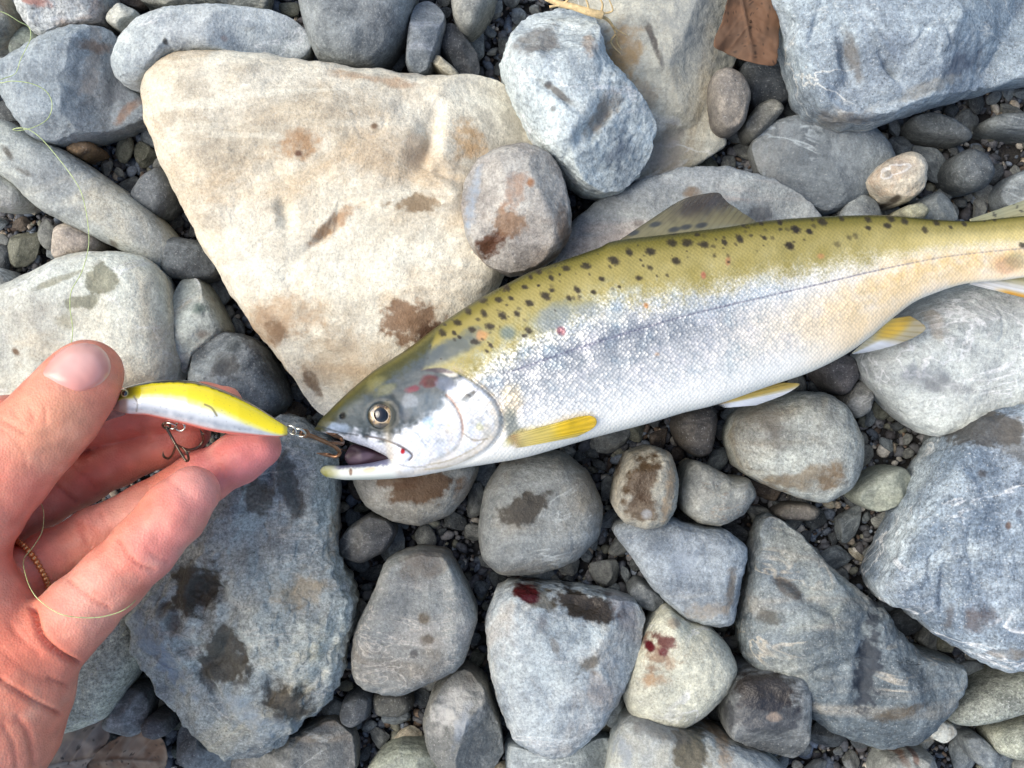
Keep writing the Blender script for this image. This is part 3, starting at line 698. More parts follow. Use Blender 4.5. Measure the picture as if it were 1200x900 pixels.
S('dark_bead_pebble', 'small dark rounded pebble resting beside the squarish grey pebble', [(169, 846), (180, 835), (199, 838), (204, 855), (186, 863), (172, 858)], 16, 8, (92, 90, 96), (112, 108, 110), s=90, rf=0)
S('bluish_flat_pebble', 'bluish flat pebble under the lower edge of the rough boulder', [(212, 882), (214, 847), (230, 840), (246, 862), (284, 884), (270, 898), (220, 892)], 8, 12, (140, 150, 162), (112, 116, 124), s=60)
S('slate_block', 'dark slate pebble below the grey cross veined cobble', [(400, 830), (405, 815), (425, 804), (438, 812), (435, 835), (415, 848), (402, 842)], 10, 11, (104, 108, 116), (124, 126, 130), s=80)
S('brown_slab_pebble', 'flat dull brown pebble under the grey cross veined cobble', [(437, 812), (455, 806), (482, 808), (486, 825), (470, 836), (442, 834)], 9, 9, (106, 104, 98), (92, 92, 92), s=80, rf=0)
S('bluish_pebble', 'bluish pebble peeping below the angular blue grey cobble', [(735, 690), (748, 678), (768, 690), (778, 704), (765, 715), (742, 706)], 14, 9, (112, 122, 134), (130, 136, 144), s=90)
S('grey_tongue_pebble', 'grey tongue of stone between the two blood marked cobbles', [(703, 820), (716, 800), (730, 810), (732, 835), (722, 852), (708, 845)], 12, 9, (150, 156, 156), (132, 138, 140), s=90, rf=0)
S('wedge_blue_pebble', 'bluish pointed pebble beside the short speckled cobble', [(1124, 862), (1140, 856), (1160, 872), (1172, 892), (1150, 898), (1132, 884)], 12, 9, (122, 134, 148), (146, 154, 162), s=80)
S('shell_white_pebble', 'white and tan lump at the end of the long speckled cobble', [(1080, 846), (1095, 836), (1112, 845), (1118, 855), (1102, 868), (1084, 860)], 16, 7, (216, 214, 208), (184, 164, 142), s=110, rf=3)
S('grey_stone', 'grey stone behind the fish back beside the lumpy cream white stone', [(1055, 262), (1068, 238), (1092, 227), (1106, 238), (1116, 262), (1090, 275)], 14, 12, (118, 128, 136), (140, 144, 146), s=70)
S('olive_cream_pebble', 'small olive cream pebble touching the fish back', [(1052, 250), (1060, 242), (1076, 239), (1086, 247), (1080, 258), (1060, 260)], 28, 6, (184, 178, 150), (160, 156, 138), s=100, rf=0)
S('round_grey_stone', 'bluish grey round stone behind the fish back next to the flat slab', [(978, 262), (985, 238), (1004, 228), (1022, 238), (1030, 262), (1005, 275)], 14, 10, (126, 136, 148), (146, 152, 158), s=70)

# ---------------------------------------------------------------- pebbles and gravel in the gaps
def inside(poly, x, y):
    r = np.zeros(x.shape, bool)
    n = len(poly)
    for i in range(n):
        x1, y1 = poly[i]
        x2, y2 = poly[(i + 1) % n]
        c = ((y1 > y) != (y2 > y)) & (x < (x2 - x1) * (y - y1) / (y2 - y1 + 1e-12) + x1)
        r ^= c
    return r


FISH_OUT = [(372, 502), (400, 467), (440, 432), (480, 407), (517, 379), (560, 351), (623, 318), (700, 291), (787, 273), (895, 259), (980, 253), (1090, 257), (1200, 240), (1230, 240), (1230, 330),
            (1135, 331), (1070, 352), (1040, 375), (990, 416), (900, 452), (800, 484), (692, 514), (577, 543), (490, 558), (414, 562), (376, 550)]
gxp, gyp = np.meshgrid(np.arange(-60, 1262, 3.0), np.arange(-60, 962, 3.0))
gap = np.ones(gxp.shape, bool)
for pl_ in STONE_POLYS:
    gap &= ~inside(pl_, gxp, gyp)
gap_open = gap & ~inside(FISH_OUT, gxp, gyp) & ~inside([(-60, 440), (100, 390), (150, 440), (330, 500), (250, 620), (95, 775), (50, 960), (-60, 960)], gxp, gyp)
gpx, gpy = gxp[gap_open], gyp[gap_open]


def ico(sub):
    t = (1 + 5 ** 0.5) / 2
    v = [(-1, t, 0), (1, t, 0), (-1, -t, 0), (1, -t, 0), (0, -1, t), (0, 1, t), (0, -1, -t), (0, 1, -t), (t, 0, -1), (t, 0, 1), (-t, 0, -1), (-t, 0, 1)]
    f = [(0, 11, 5), (0, 5, 1), (0, 1, 7), (0, 7, 10), (0, 10, 11), (1, 5, 9), (5, 11, 4), (11, 10, 2), (10, 7, 6), (7, 1, 8), (3, 9, 4), (3, 4, 2), (3, 2, 6), (3, 6, 8), (3, 8, 9), (4, 9, 5), (2, 4, 11), (6, 2, 10), (8, 6, 7), (9, 8, 1)]
    v = [np.array(p) / np.linalg.norm(p) for p in v]
    for _ in range(sub):
        mid, nf = {}, []

        def md(a, b):
            k = (min(a, b), max(a, b))
            if k not in mid:
                p = v[a] + v[b]
                v.append(p / np.linalg.norm(p))
                mid[k] = len(v) - 1
            return mid[k]
        for a, b, c in f:
            ab, bc, ca = md(a, b), md(b, c), md(c, a)
            nf += [(a, ab, ca), (b, bc, ab), (c, ca, bc), (ab, bc, ca)]
        f = nf
    return np.array(v), np.array(f)


def pebble_shape(v, r, angular):
    v = v.copy()
    for _ in range(angular):
        n = r.normal(size=3)
        n /= np.linalg.norm(n)
        d = r.uniform(0.5, 0.82)
        q = v @ n
        v -= np.clip(q - d, 0, None)[:, None] * n * 0.92
    v *= (1 + 0.10 * fbm(v * 1.2 + r.uniform(-9, 9, 3), 2, 3))[:, None]
    return v / np.abs(v).max(0)


def seg_dist_min(x, y, poly):
    a, b = poly, np.roll(poly, -1, 0)
    e = b - a
    t = np.clip(((x - a[:, 0]) * e[:, 0] + (y - a[:, 1]) * e[:, 1]) / ((e ** 2).sum(1) + 1e-9), 0, 1)
    return np.hypot(x - a[:, 0] - t * e[:, 0], y - a[:, 1] - t * e[:, 1]).min()


IV3, IF3 = ico(3)
IV1, IF1 = ico(1)
IV0, IF0 = ico(0)
pv = []
for k in range(18):
    r_ = np.random.default_rng(100 + k)
    me = bpy.data.meshes.new('pebble_shape')
    me.from_pydata(pebble_shape(IV3, r_, [4, 6, 9][k % 3]).tolist(), [], IF3.tolist())
    me.polygons.foreach_set('use_smooth', np.ones(len(me.polygons), bool))
    pv.append(me)

CLS = [('slate', 0.22, (70, 76, 84), (92, 98, 104), 'small dark slate grey pebble in the gravel gaps between the river stones'),
       ('grey', 0.32, (116, 118, 120), (146, 146, 144), 'small mid grey pebble in the gravel gaps between the river stones'),
       ('blue', 0.22, (106, 118, 132), (134, 144, 154), 'small blue grey pebble in the gravel gaps between the river stones'),
       ('brown', 0.06, (92, 78, 70), (116, 100, 88), 'small brown pebble in the gravel gaps between the river stones'),
       ('olive', 0.10, (112, 112, 98), (134, 132, 118), 'small olive grey pebble in the gravel gaps between the river stones'),
       ('cream', 0.08, (204, 192, 172), (186, 168, 146), 'small cream coloured pebble in the gravel gaps between the river stones')]
cls_mat = [stone_mat(c[2], c[3], s=1.2, per_object=True, bump=0.4) for c in CLS]
for mt_ in cls_mat:      # pebbles are unit meshes scaled down: scale the textures' frequencies to suit
    for nd_ in mt_.node_tree.nodes:
        if nd_.type == 'TEX_NOISE' and nd_.inputs['Scale'].default_value > 20:
            nd_.inputs['Scale'].default_value *= 0.007
r_ = np.random.default_rng(21)
placed = []
tries = 0
sizes = np.sort(np.concatenate((r_.uniform(16, 25, 40), r_.uniform(10, 17, 110), r_.uniform(6.5, 11, 150))))[::-1]
for rad in sizes:
    for _ in range(40):
        j = r_.integers(len(gpx))
        x, y = gpx[j] + r_.uniform(-2, 2), gpy[j] + r_.uniform(-2, 2)
        if x < -15 or x > 1215 or y < -15 or y > 915:
            continue
        if all((x - a) ** 2 + (y - b) ** 2 > (0.74 * (rad + c)) ** 2 for a, b, c in placed):
            placed.append((x, y, rad))
            break
for i, (x, y, rad) in enumerate(placed):
    u = r_.random()
    k = 0
    while k < len(CLS) - 1 and u > CLS[k][1]:
        u -= CLS[k][1]
        k += 1
    a = r_.uniform(0.95, 1.35) * rad
    b = r_.uniform(0.65, 0.95) * rad
    s = (CZ - 0.008) / F
    rz = b * s * r_.uniform(0.5, 0.85)
    me = pv[r_.integers(len(pv))]
    o = bpy.data.objects.new('pebble', me)
    o.location = P(x, y, 0.003 + 0.45 * rz + r_.uniform(0, 0.002))
    o.scale = (a * s, b * s, rz)
    o.rotation_euler = (r_.uniform(-0.25, 0.25), r_.uniform(-0.25, 0.25), r_.uniform(0, 6.28))
    COL.objects.link(o)
    if not me.materials:
        me.materials.append(cls_mat[0])
    o.material_slots[0].link = 'OBJECT'
    o.material_slots[0].material = cls_mat[k]
    kn = ('dark slate grey', 'mid grey', 'blue grey', 'brown', 'olive grey', 'cream')[k]
    dn = [seg_dist_min(x, y, pl_) for pl_ in STONE_POLYS]
    i1, i2 = np.argsort(dn)[:2]
    lb = '%s %s pebble between the %s and the %s' % ('large' if rad > 16 else 'small' if rad > 9 else 'tiny', kn, STONE_NAMES[i1], STONE_NAMES[i2])
    tag(o, lb, 'pebble', 'loose pebbles lying in the gravel gaps')

m, nt, bs = new_mat('gravel_grains')
at = nt.nodes.new('ShaderNodeAttribute')
at.attribute_name = 'Col'
tc = nt.nodes.new('ShaderNodeTexCoord').outputs['Object']
gn = noise_n(nt, tc, 900.0, 4.0, 0.65)
nt.links.new(mixc(nt, 1.0, at.outputs['Color'], mixc(nt, mapr(nt, gn, 0.3, 0.7), (0.6, 0.6, 0.6, 1), (1.3, 1.3, 1.3, 1)), 'MULTIPLY'), bs.inputs['Base Color'])
bs.inputs['Roughness'].default_value = 0.7
bump_n(nt, gn, 0.5, 0.0006, bs)
GRAVEL_MAT = m
PAL = alb(np.array([(70, 74, 82), (92, 94, 98), (120, 120, 122), (112, 122, 134), (104, 90, 80), (132, 112, 94), (128, 128, 114), (190, 176, 156), (84, 82, 84), (210, 204, 192)], float))
PW = np.array([0.16, 0.2, 0.2, 0.17, 0.05, 0.03, 0.08, 0.04, 0.08, 0.04])


def scatter(name, xy, rad, z, base_v, base_f, flat, angular, seed, label, cat, stones=False):
    r_ = np.random.default_rng(seed)
    n, nv = len(xy), len(base_v)
    shapes = np.stack([pebble_shape(base_v, r_, angular) for _ in range(40)])
    V = shapes[r_.integers(40, size=n)]
    V = V * np.stack((rad * r_.uniform(0.9, 1.35, n), rad * r_.uniform(0.6, 0.95, n), rad * flat * r_.uniform(0.7, 1.1, n)), -1)[:, None]
    a = r_.uniform(0, 6.28, n)
    t = r_.uniform(-0.35, 0.35, n)
    y, zz = V[..., 1] * np.cos(t)[:, None] - V[..., 2] * np.sin(t)[:, None], V[..., 1] * np.sin(t)[:, None] + V[..., 2] * np.cos(t)[:, None]
    X = V[..., 0] * np.cos(a)[:, None] - y * np.sin(a)[:, None]
    Y = V[..., 0] * np.sin(a)[:, None] + y * np.cos(a)[:, None]
    W = np.stack((X + xy[:, 0, None], Y + xy[:, 1, None], zz + z[:, None]), -1).reshape(-1, 3)
    Fc = (base_f[None] + (np.arange(n) * nv)[:, None, None]).reshape(-1, 3)
    ci = r_.choice(len(PAL), size=n, p=PW / PW.sum())
    c = PAL[ci] * r_.uniform(0.6, 1.5, n)[:, None]
    if stones:
        c = c * 2.0
    o = mesh_obj(name, W, Fc, GRAVEL_MAT, cols=np.repeat(c, nv, 0))
    tag(o, label, cat, kind='stuff')
    return o


ang_px = np.stack((gxp[gap], gyp[gap]), -1)
j = r_.integers(len(ang_px), size=16000)
q = ang_px[j] + r_.uniform(-2, 2, (16000, 2))
rad = np.where(r_.random(16000) < 0.25, r_.uniform(0.0013, 0.0028, 16000), r_.uniform(0.0005, 0.0012, 16000))
z = r_.uniform(0, 0.0035, 16000)
scatter('fine_gravel', PA(q[:, 0], q[:, 1], z)[:, :2], rad, z, IV1, IF1, 0.75, 3, 5, 'fine dark mixed gravel filling the gaps between the river stones', 'gravel')

# the stony bank goes on beyond the frame
pts_, tries = [], 0
while len(pts_) < 420 and tries < 20000:
    tries += 1
    x, y, rr = r_.uniform(-0.85, 0.85), r_.uniform(-0.75, 0.75), r_.choice([0.016, 0.024, 0.036])
    if abs(x) < 0.178 + rr * 1.2 and abs(y) < 0.135 + rr * 1.2:
        continue
    if all((x - a) ** 2 + (y - b) ** 2 > (0.85 * (rr + c)) ** 2 for a, b, c in pts_):
        pts_.append((x, y, rr))
pa = np.array(pts_)
scatter('outer_cobbles', pa[:, :2], pa[:, 2], pa[:, 2] * 0.35, IV3, IF3, 0.55, 3, 8, 'grey river cobbles of the bank stretching beyond the fish', 'cobbles', True)

# ---------------------------------------------------------------- fish
def itp(pts):
    p = np.array(pts, float)
    # monotone-ish smooth interpolation: catmull on dense samples
    d = catmull(p, 10, closed=False)
    o_ = np.argsort(d[:, 0])
    return lambda x: np.interp(x, d[o_, 0], d[o_, 1])


def loft(xs, up, lo, zc, hz, nt_, nb_, ex=0.85, cap=True):
    """slices across the picture's x; returns V (nx,na,3), PX, PY, SIN"""
    tt = np.concatenate((np.linspace(0, math.pi, nt_), np.linspace(math.pi, 2 * math.pi, nb_ + 2)[1:-1]))
    # even spacing over the visible upper half
    cu = np.linspace(1, -1, nt_)
    tt[:nt_] = np.arccos(np.clip(0.5 * cu + 0.5 * np.cos(tt[:nt_]), -1, 1))
    U, L = up(xs), lo(xs)
    yc, hy = (U + L) / 2, (L - U) / 2
    cx, sx = np.cos(tt), np.sin(tt)
    PX = np.repeat(xs[:, None], len(tt), 1)
    PY = yc[:, None] - hy[:, None] * cx[None]
    SN = np.sign(sx) * np.abs(sx) ** ex
    Z = zc(xs)[:, None] + hz(xs)[:, None] * SN[None]
    return PX, PY, Z, np.repeat(SN[None], len(xs), 0)


def grid_faces(nx, na):
    ii = np.arange(nx - 1)[:, None] * na
    jj = np.arange(na)[None]
    j2 = (jj + 1) % na
    q = np.stack((ii + jj, ii + j2, ii + na + j2, ii + na + jj), -1).reshape(-1, 4)
    f = q.tolist()
    f.append(list(range(na))[::-1])
    f.append([(nx - 1) * na + k for k in range(na)])
    return f


up_f = itp([(370, 501), (375, 492), (385, 482), (400, 467), (420, 449), (440, 433), (460, 420), (480, 407), (517, 379), (560, 351), (597, 331), (623, 318), (649, 309), (700, 291), (722, 282), (787, 274),
            (852, 266), (895, 259), (960, 254), (1020, 252), (1053, 253), (1090, 257), (1138, 259), (1170, 256), (1200, 253), (1250, 250)])
lo_body = itp([(455, 561), (470, 560), (490, 558), (533, 550), (577, 543), (620, 535), (692, 514), (757, 497), (800, 484), (840, 474), (900, 453), (950, 436), (990, 416), (1020, 395), (1040, 378), (1070, 355),
               (1100, 342), (1125, 334), (1145, 331), (1170, 329), (1200, 325), (1250, 318)])
lo_jaw = itp([(368, 503.5), (375, 506), (384, 508.5), (393, 511), (415, 519), (435, 526), (455, 536), (470, 545)])


def lo_main(x):
    t = ss(452, 474, x)
    return lo_jaw(np.minimum(x, 470)) * (1 - t) + lo_body(np.maximum(x, 455)) * t


zc_f = itp([(368, 0.052), (450, 0.053), (600, 0.056), (800, 0.056), (1000, 0.053), (1150, 0.050), (1250, 0.048)])
hz_f = itp([(368, 0.0012), (378, 0.0034), (400, 0.0062), (440, 0.0092), (500, 0.0120), (580, 0.0140), (680, 0.0152), (800, 0.0145), (900, 0.0122), (1000, 0.0088), (1100, 0.0058), (1170, 0.0042), (1250, 0.0026)])

SPOTS = []
for X_, Y_, r in [(135, 635, 1), (210, 600, 1.1), (305, 535, 1), (375, 462, 1.3), (475, 478, 1.3), (468, 392, 1.1), (570, 388, 1.1), (648, 380, 1.1), (595, 490, 1.1), (513, 558, 1.1), (400, 580, .9), (285, 600, .7), (415, 658, .9), (318, 628, .7), (518, 680, .9), (495, 718, .7), (686, 478, .9), (766, 410, 1.1),
                  (735, 308, 1.1), (620, 310, 1), (772, 243, 1.1), (824, 297, .5), (905, 250, 1.2), (870, 365, 1.2), (910, 328, .7), (1000, 188, 1.2), (1018, 378, 1), (1070, 325, 1.1), (1175, 340, 1.1), (825, 208, 1), (960, 228, .6), (1130, 172, 1.3), (760, 585, .9), (735, 620, .8), (120, 685, .8), (225, 548, .7)]:
    SPOTS.append((480 + X_ / 5.4545, 280 + Y_ / 5.4545, 4.6 * r, 0.85))
for X_, Y_, r in [(90, 440, 1.3), (172, 395, 1.3), (287, 390, 1.3), (235, 437, .7), (248, 467, .5), (287, 480, .7), (25, 540, 1.1), (225, 535, .9), (118, 582, .8), (322, 525, .6), (378, 520, .7), (427, 442, 1.2), (403, 345, 1.2), (485, 345, 1.3), (580, 355, 1.2), (688, 342, 1.2), (540, 300, 1.1), (770, 322, 1.2), (830, 305, .6), (905, 318, 1),
                  (1040, 362, 1.1), (1072, 270, 1.2), (1148, 285, 1.1), (985, 235, 1), (885, 238, 1), (790, 250, 1), (710, 447, .7), (410, 290, 1.2), (640, 325, .5), (990, 272, .5)]:
    SPOTS.append((700 + X_ / 4.615, 210 + Y_ / 4.615, 4.6 * r, 0.85 if r > 0.75 else 0.6))
for X_, Y_, r, s_ in [(55, 140, 1.2, .8), (130, 177, 1.2, .85), (193, 183, 1.1, .85), (100, 250, 1.2, .5), (255, 140, 1.2, .8), (345, 125, 1.1, .8), (470, 168, 1.2, .85), (560, 158, 1.1, .85), (470, 130, .8, .8), (575, 125, 1, .8), (640, 138, 1, .8), (735, 177, 1, .7), (380, 215, 1, .4), (410, 205, .8, .4), (325, 245, 1, .35), (790, 145, 1.1, .8), (855, 165, .9, .7),
                      (920, 150, .9, .8), (1010, 130, .9, .8), (1060, 125, .9, .8), (1195, 250, 1, .7)]:
    SPOTS.append((900 + X_ / 4, 225 + Y_ / 4, 4.6 * r, s_))

_sr = np.random.default_rng(77)
for _ in range(70):
    x_ = _sr.uniform(500, 960)
    SPOTS.append((x_, float(up_f(x_)) + _sr.uniform(3, 60) * (1 if x_ < 760 else 0.6), _sr.uniform(1.6, 3.0), _sr.uniform(0.25, 0.6)))

OPER = catmull([(512, 431), (535, 437), (560, 453), (577, 468), (585, 484), (587, 498), (582, 512), (571, 525), (552, 537), (525, 548), (495, 556), (470, 560), (455, 540), (450, 470), (480, 440)], 6)
LAT = itp([(585, 438), (600, 435), (640, 421), (675, 409), (713, 397), (755, 384), (815, 367), (900, 347), (960, 333), (1010, 321), (1060, 310), (1115, 300), (1190, 292), (1250, 288)])


def seg_dist(px, py, line):
    d = np.full(px.shape, 1e9)
    for (x1, y1), (x2, y2) in zip(line[:-1], line[1:]):
        ex, ey = x2 - x1, y2 - y1
        t = np.clip(((px - x1) * ex + (py - y1) * ey) / (ex * ex + ey * ey + 1e-9), 0, 1)
        d = np.minimum(d, np.hypot(px - x1 - t * ex, py - y1 - t * ey))
    return d


def poly_sd(px, py, poly):
    d = seg_dist(px, py, np.vstack((poly, poly[:1])))
    return np.where(inside(poly, px, py), d, -d)


PREOP = catmull([(523, 463), (530, 470), (537, 481), (541, 493), (542, 507), (538, 522), (525, 534), (505, 542)], 6, closed=False)
MAXL = catmull([(428, 511), (445, 514), (460, 519), (473, 525), (483, 533), (480, 539)], 6, closed=False)


def blob(px, py, cx, cy, rx, ry, rot=0.0, soft=0.35, nz=None):
    a = math.radians(rot)
    ux = ((px - cx) * math.cos(a) - (py - cy) * math.sin(a)) / rx
    uy = ((px - cx) * math.sin(a) + (py - cy) * math.cos(a)) / ry
    d = np.hypot(ux, uy)
    if nz is not None:
        d = d + nz
    return 1 - ss(1 - soft, 1 + soft, d)


def mixv(c, col, m):
    return c * (1 - m[..., None]) + np.asarray(col, float) * m[..., None]


def fish_colour(px, py, jaw=False):
    U, L = up_f(px), lo_body(np.maximum(px, 455))
    L = np.where(px < 455, 561.0, L)
    v = np.clip((py - U) / (L - U), 0, 1)
    r = np.random.default_rng(4)
    white = r.random(px.shape)
    n1, n2, n3 = pn2(px, py, 34, 1, 3), pn2(px, py, 11, 2, 3), pn2(px, py, 3.2, 3, 2)
    # flank: silver with the sky's reflection painted in as white, brighter towards the tail
    sil = np.zeros(px.shape + (3,)) + np.array((232, 231, 226.))
    sil = mixv(sil, (252, 247, 238), ss(740, 880, px))
    grey = ss(540, 580, px) * (1 - ss(800, 920, px)) * np.exp(-((v - 0.52) / 0.17) ** 2)
    sil = mixv(sil, (158, 162, 166), np.clip(grey * 0.85 * (1 + 0.7 * n1), 0, 1))
    sil = mixv(sil, (170, 190, 200), np.clip(n1 - 0.15, 0, 1) * 0.9 * (1 - ss(850, 980, px)))
    sil = mixv(sil, (234, 226, 226), np.clip(-n1 - 0.1, 0, 1) * 0.7)
    sil = mixv(sil, (250, 224, 184), ss(820, 1010, px) * ss(0.40, 0.62, v) * np.clip(0.85 + 0.5 * n1, 0, 1))
    sil = mixv(sil, (238, 206, 150), ss(930, 1080, px) * np.exp(-((v - 0.62) / 0.24) ** 2) * np.clip(0.65 + 0.7 * n2, 0, 1))
    sil = mixv(sil, (246, 244, 236), ss(0.70, 0.92, v) * (1 - ss(900, 1020, px)))
    sil = mixv(sil, (226, 226, 214), ss(0.93, 1.0, v) * 0.6)
    # scale lattice
    sca = (1 - ss(830, 930, px)) * ss(545, 600, px)
    a1 = np.cos((px * 0.80 + py * 0.62) * 2 * math.pi / 4.6 + 2.2 * n2)
    a2 = np.cos((px * 0.42 - py * 0.92) * 2 * math.pi / 4.4 - 2.2 * n1)
    sil = sil * (1 + (0.12 * a1 * a2 * sca * ss(0.75, 0.5, v))[..., None])
    # olive back
    oli = np.zeros(px.shape + (3,)) + np.array((148, 136, 76.))
    oli = mixv(oli, (174, 162, 108), ss(0.06, 0.2, v) * (0.55 + 0.6 * n1))
    oli = mixv(oli, (152, 158, 140), np.clip(n2 * 0.6 + 0.15, 0, 0.7) * ss(0.12, 0.3, v) * (1 - ss(700, 800, px)))
    oli = mixv(oli, (112, 104, 46), 1 - ss(0.02, 0.11, v))
    oli = mixv(oli, (70, 68, 30), 1 - ss(0.0, 0.035, v))
    oli = mixv(oli, (216, 198, 136), ss(980, 1120, px) * ss(0.14, 0.3, v) * 0.8)
    vb = np.interp(px, [480, 560, 640, 700, 800, 900, 1000, 1100, 1200], [0.46, 0.44, 0.36, 0.31, 0.35, 0.34, 0.36, 0.42, 0.42])
    edge = v - vb + 0.05 * n1 + 0.03 * n2
    wdt = 0.11
    msk = ss(-wdt, wdt, edge + 0.03 * (white - 0.5) * 2 + 0.03 * n3)
    c = mixv(oli, (0, 0, 0), np.zeros(px.shape))
    c = c * (1 - msk[..., None]) + sil * msk[..., None]
    # painted glints and dark flecks along the edge of the back
    bandm = np.exp(-((edge - 0.03) / 0.06) ** 2) * (1 - 0.55 * ss(680, 760, px)) * (1 - ss(950, 1050, px)) * ss(500, 560, px)
    c = mixv(c, (250, 250, 244), bandm * np.clip((n3 + 0.2) * 2.0, 0, 1) * 0.6)
    c = mixv(c, (96, 104, 110), bandm * np.clip((-n3 - 0.2) * 3, 0, 1) * 0.5)
    c = mixv(c, (178, 196, 208), np.exp(-((edge - 0.09) / 0.06) ** 2) * ss(760, 830, px) * (1 - ss(900, 960, px)) * 0.5 * (white < 0.6))
    c = c * (1 + ((white - 0.5) * 0.08 * ss(0.1, 0.4, v) * (1 - 0.6 * ss(850, 1000, px)))[..., None])
    dark = (white > 0.985) & (px < 900) & (v > 0.3) & (v < 0.85)
    c = mixv(c, (120, 120, 130), dark * 0.55)
    # dusky patches low on the back, plus painted shadow behind the gill cover
    for (x, y, rx, ry, rot, col, st) in [(650, 372, 26, 14, 25, (124, 134, 140), 0.75), (530, 408, 40, 11, 28, (80, 90, 100), 0.75), (498, 420, 24, 10, 25, (84, 92, 96), 0.8), (595, 390, 9, 8, 0, (108, 122, 120), 0.8), (690, 362, 14, 9, 0, (140, 148, 150), 0.6),
                                         (720, 372, 16, 8, 0, (236, 230, 214), 0.5), (565, 393, 7, 6, 0, (208, 150, 96), 0.7), (600, 470, 12, 20, 0, (206, 186, 150), 0.6), (600, 500, 9, 22, 8, (128, 132, 124), 0.8), (612, 512, 20, 8, 18, (206, 196, 132), 0.7),
                                         (1180, 310, 16, 10, 0, (206, 150, 108), 0.5), (1190, 305, 12, 10, 0, (130, 130, 96), 0.4), (824, 322, 3, 4, 0, (180, 90, 80), 0.6), (853, 306, 3, 5, 0, (170, 110, 80), 0.6), (757, 358, 3, 3, 0, (196, 120, 60), 0.6),
                                         (962, 300, 4, 3, 0, (214, 130, 94), 0.4), (658, 388, 5, 5, 0, (130, 40, 60), 0.5), (770, 415, 3, 2, 0, (216, 170, 130), 0.5)]:
        c = mixv(c, col, blob(px, py, x, y, rx, ry, rot, 0.45, 0.35 * n2) * st)
    for (x, y, r0, st) in SPOTS:
        sel = (np.abs(px - x) < 14) & (np.abs(py - y) < 12)
        if sel.any():
            sq_ = 0.78 + 0.22 * math.sin(x * 1.7 + y)
            k = blob(px[sel], py[sel], x, y, r0 * 1.1 * sq_, r0 * 0.74 * sq_, -30 + 25 * math.sin(x * 3.1), 0.5, 0.35 * n3[sel])
            cc = c[sel]
            c[sel] = cc * (1 - (k * st)[:, None]) + np.array((46, 40, 32.)) * (k * st)[:, None]
    ld = np.abs(py - LAT(px))
    lm = (1 - ss(0.3, 1.5, ld)) * ss(585, 605, px) * (0.7 + 0.3 * np.sin(px * 1.1 + n2 * 4)) * (1 - 0.45 * ss(1000, 1100, px))
    c = mixv(c, (96, 92, 112), np.clip(lm, 0, 1) * 0.7)
    lb = np.exp(-((py - LAT(px)) / 6.0) ** 2) * ss(585, 640, px) * (1 - ss(740, 800, px))
    c = mixv(c, (110, 114, 134), lb * np.clip(0.4 + n3, 0, 1) * 0.6)
    # head
    hd = poly_sd(px, py, OPER)
    nape = 430 + (px - 508) * -0.9
    head = np.maximum(ss(-1.2, 1.2, hd), ss(3, -3, (px - 500) + (py - 420) * 0.35)) * (px < 592)
    h = np.zeros(px.shape + (3,)) + np.array((232, 234, 240.))
    dlow = py - np.interp(px, [370, 400, 450, 480, 505, 525, 560], [500, 506, 509, 500, 486, 456, 428])   # dark above, white below
    h = mixv(h, (64, 73, 77), ss(8, -8, dlow + 9 * n2) * 0.95)
    h = mixv(h, (72, 72, 44), ss(30, 12, (py - U) + 9 * n2))
    h = mixv(h, (98, 92, 40), ss(12, 4, py - U) * ss(372, 400, px) * (0.8 + 0.4 * n1))
    h = mixv(h, (70, 66, 30), ss(5, 0, py - U) * ss(376, 400, px))
    h = mixv(h, (182, 190, 198), np.clip(n1, 0, 1) * ss(0, 20, dlow) * 0.6)
    h = mixv(h, (172, 178, 180), np.clip(n2 + 0.1, 0, 0.8) * ss(495, 520, px) * ss(-5, 12, dlow) * 0.8)
    h = mixv(h, (226, 206, 176), np.clip(-n2 - 0.1, 0, 1) * ss(490, 520, px) * ss(-5, 12, dlow) * 0.6)
    for (x, y, rx, ry, rot, col, st) in [(447, 487, 24, 22, 0, (54, 60, 60), 0.95), (420, 487, 26, 18, 20, (84, 95, 98), 0.7), (394, 501, 16, 6, -10, (176, 194, 214), 0.85), (401, 488, 3, 4, 0, (46, 44, 40), 0.85), (440, 449, 12, 7, 30, (136, 130, 80), 0.6), (452, 457, 12, 6, 30, (140, 136, 90), 0.5),
                                         (474, 485, 7, 8, 0, (80, 88, 100), 0.6), (498, 474, 24, 14, 10, (92, 106, 116), 0.85), (503, 446, 10, 7, 20, (74, 4, 22), 1.0), (506, 447, 6, 5, 0, (60, 2, 16), 1.0), (484, 456, 8, 4, 10, (112, 40, 58), 0.85), (522, 450, 11, 8, -20, (98, 110, 130), 0.8), (526, 437, 10, 4, -10, (236, 228, 210), 0.8), (512, 434, 16, 3, -5, (70, 60, 66), 0.8),
                                         (548, 465, 11, 3, 38, (66, 66, 66), 0.85), (545, 475, 12, 9, 0, (160, 168, 170), 0.7), (558, 492, 8, 6, 20, (150, 156, 156), 0.6), (532, 470, 8, 5, 30, (188, 196, 204), 0.6), (520, 510, 14, 8, 0, (206, 204, 200), 0.5), (570, 505, 6, 10, 0, (176, 170, 150), 0.5), (502, 495, 7, 7, 0, (176, 206, 232), 0.6), (530, 499, 6, 5, 0, (240, 226, 180), 0.7), (562, 500, 4, 5, 0, (206, 204, 170), 0.8), (540, 485, 20, 14, 0, (240, 238, 236), 0.4), (560, 480, 16, 14, 0, (214, 214, 212), 0.5),
                                         (472, 529, 2.4, 3.2, 0, (170, 20, 28), 0.95), (380, 496, 10, 5, 40, (104, 98, 60), 0.6), (480, 470, 10, 8, 0, (164, 170, 178), 0.5)]:
        h = mixv(h, col, blob(px, py, x, y, rx, ry, rot, 0.4, 0.35 * n2) * st)
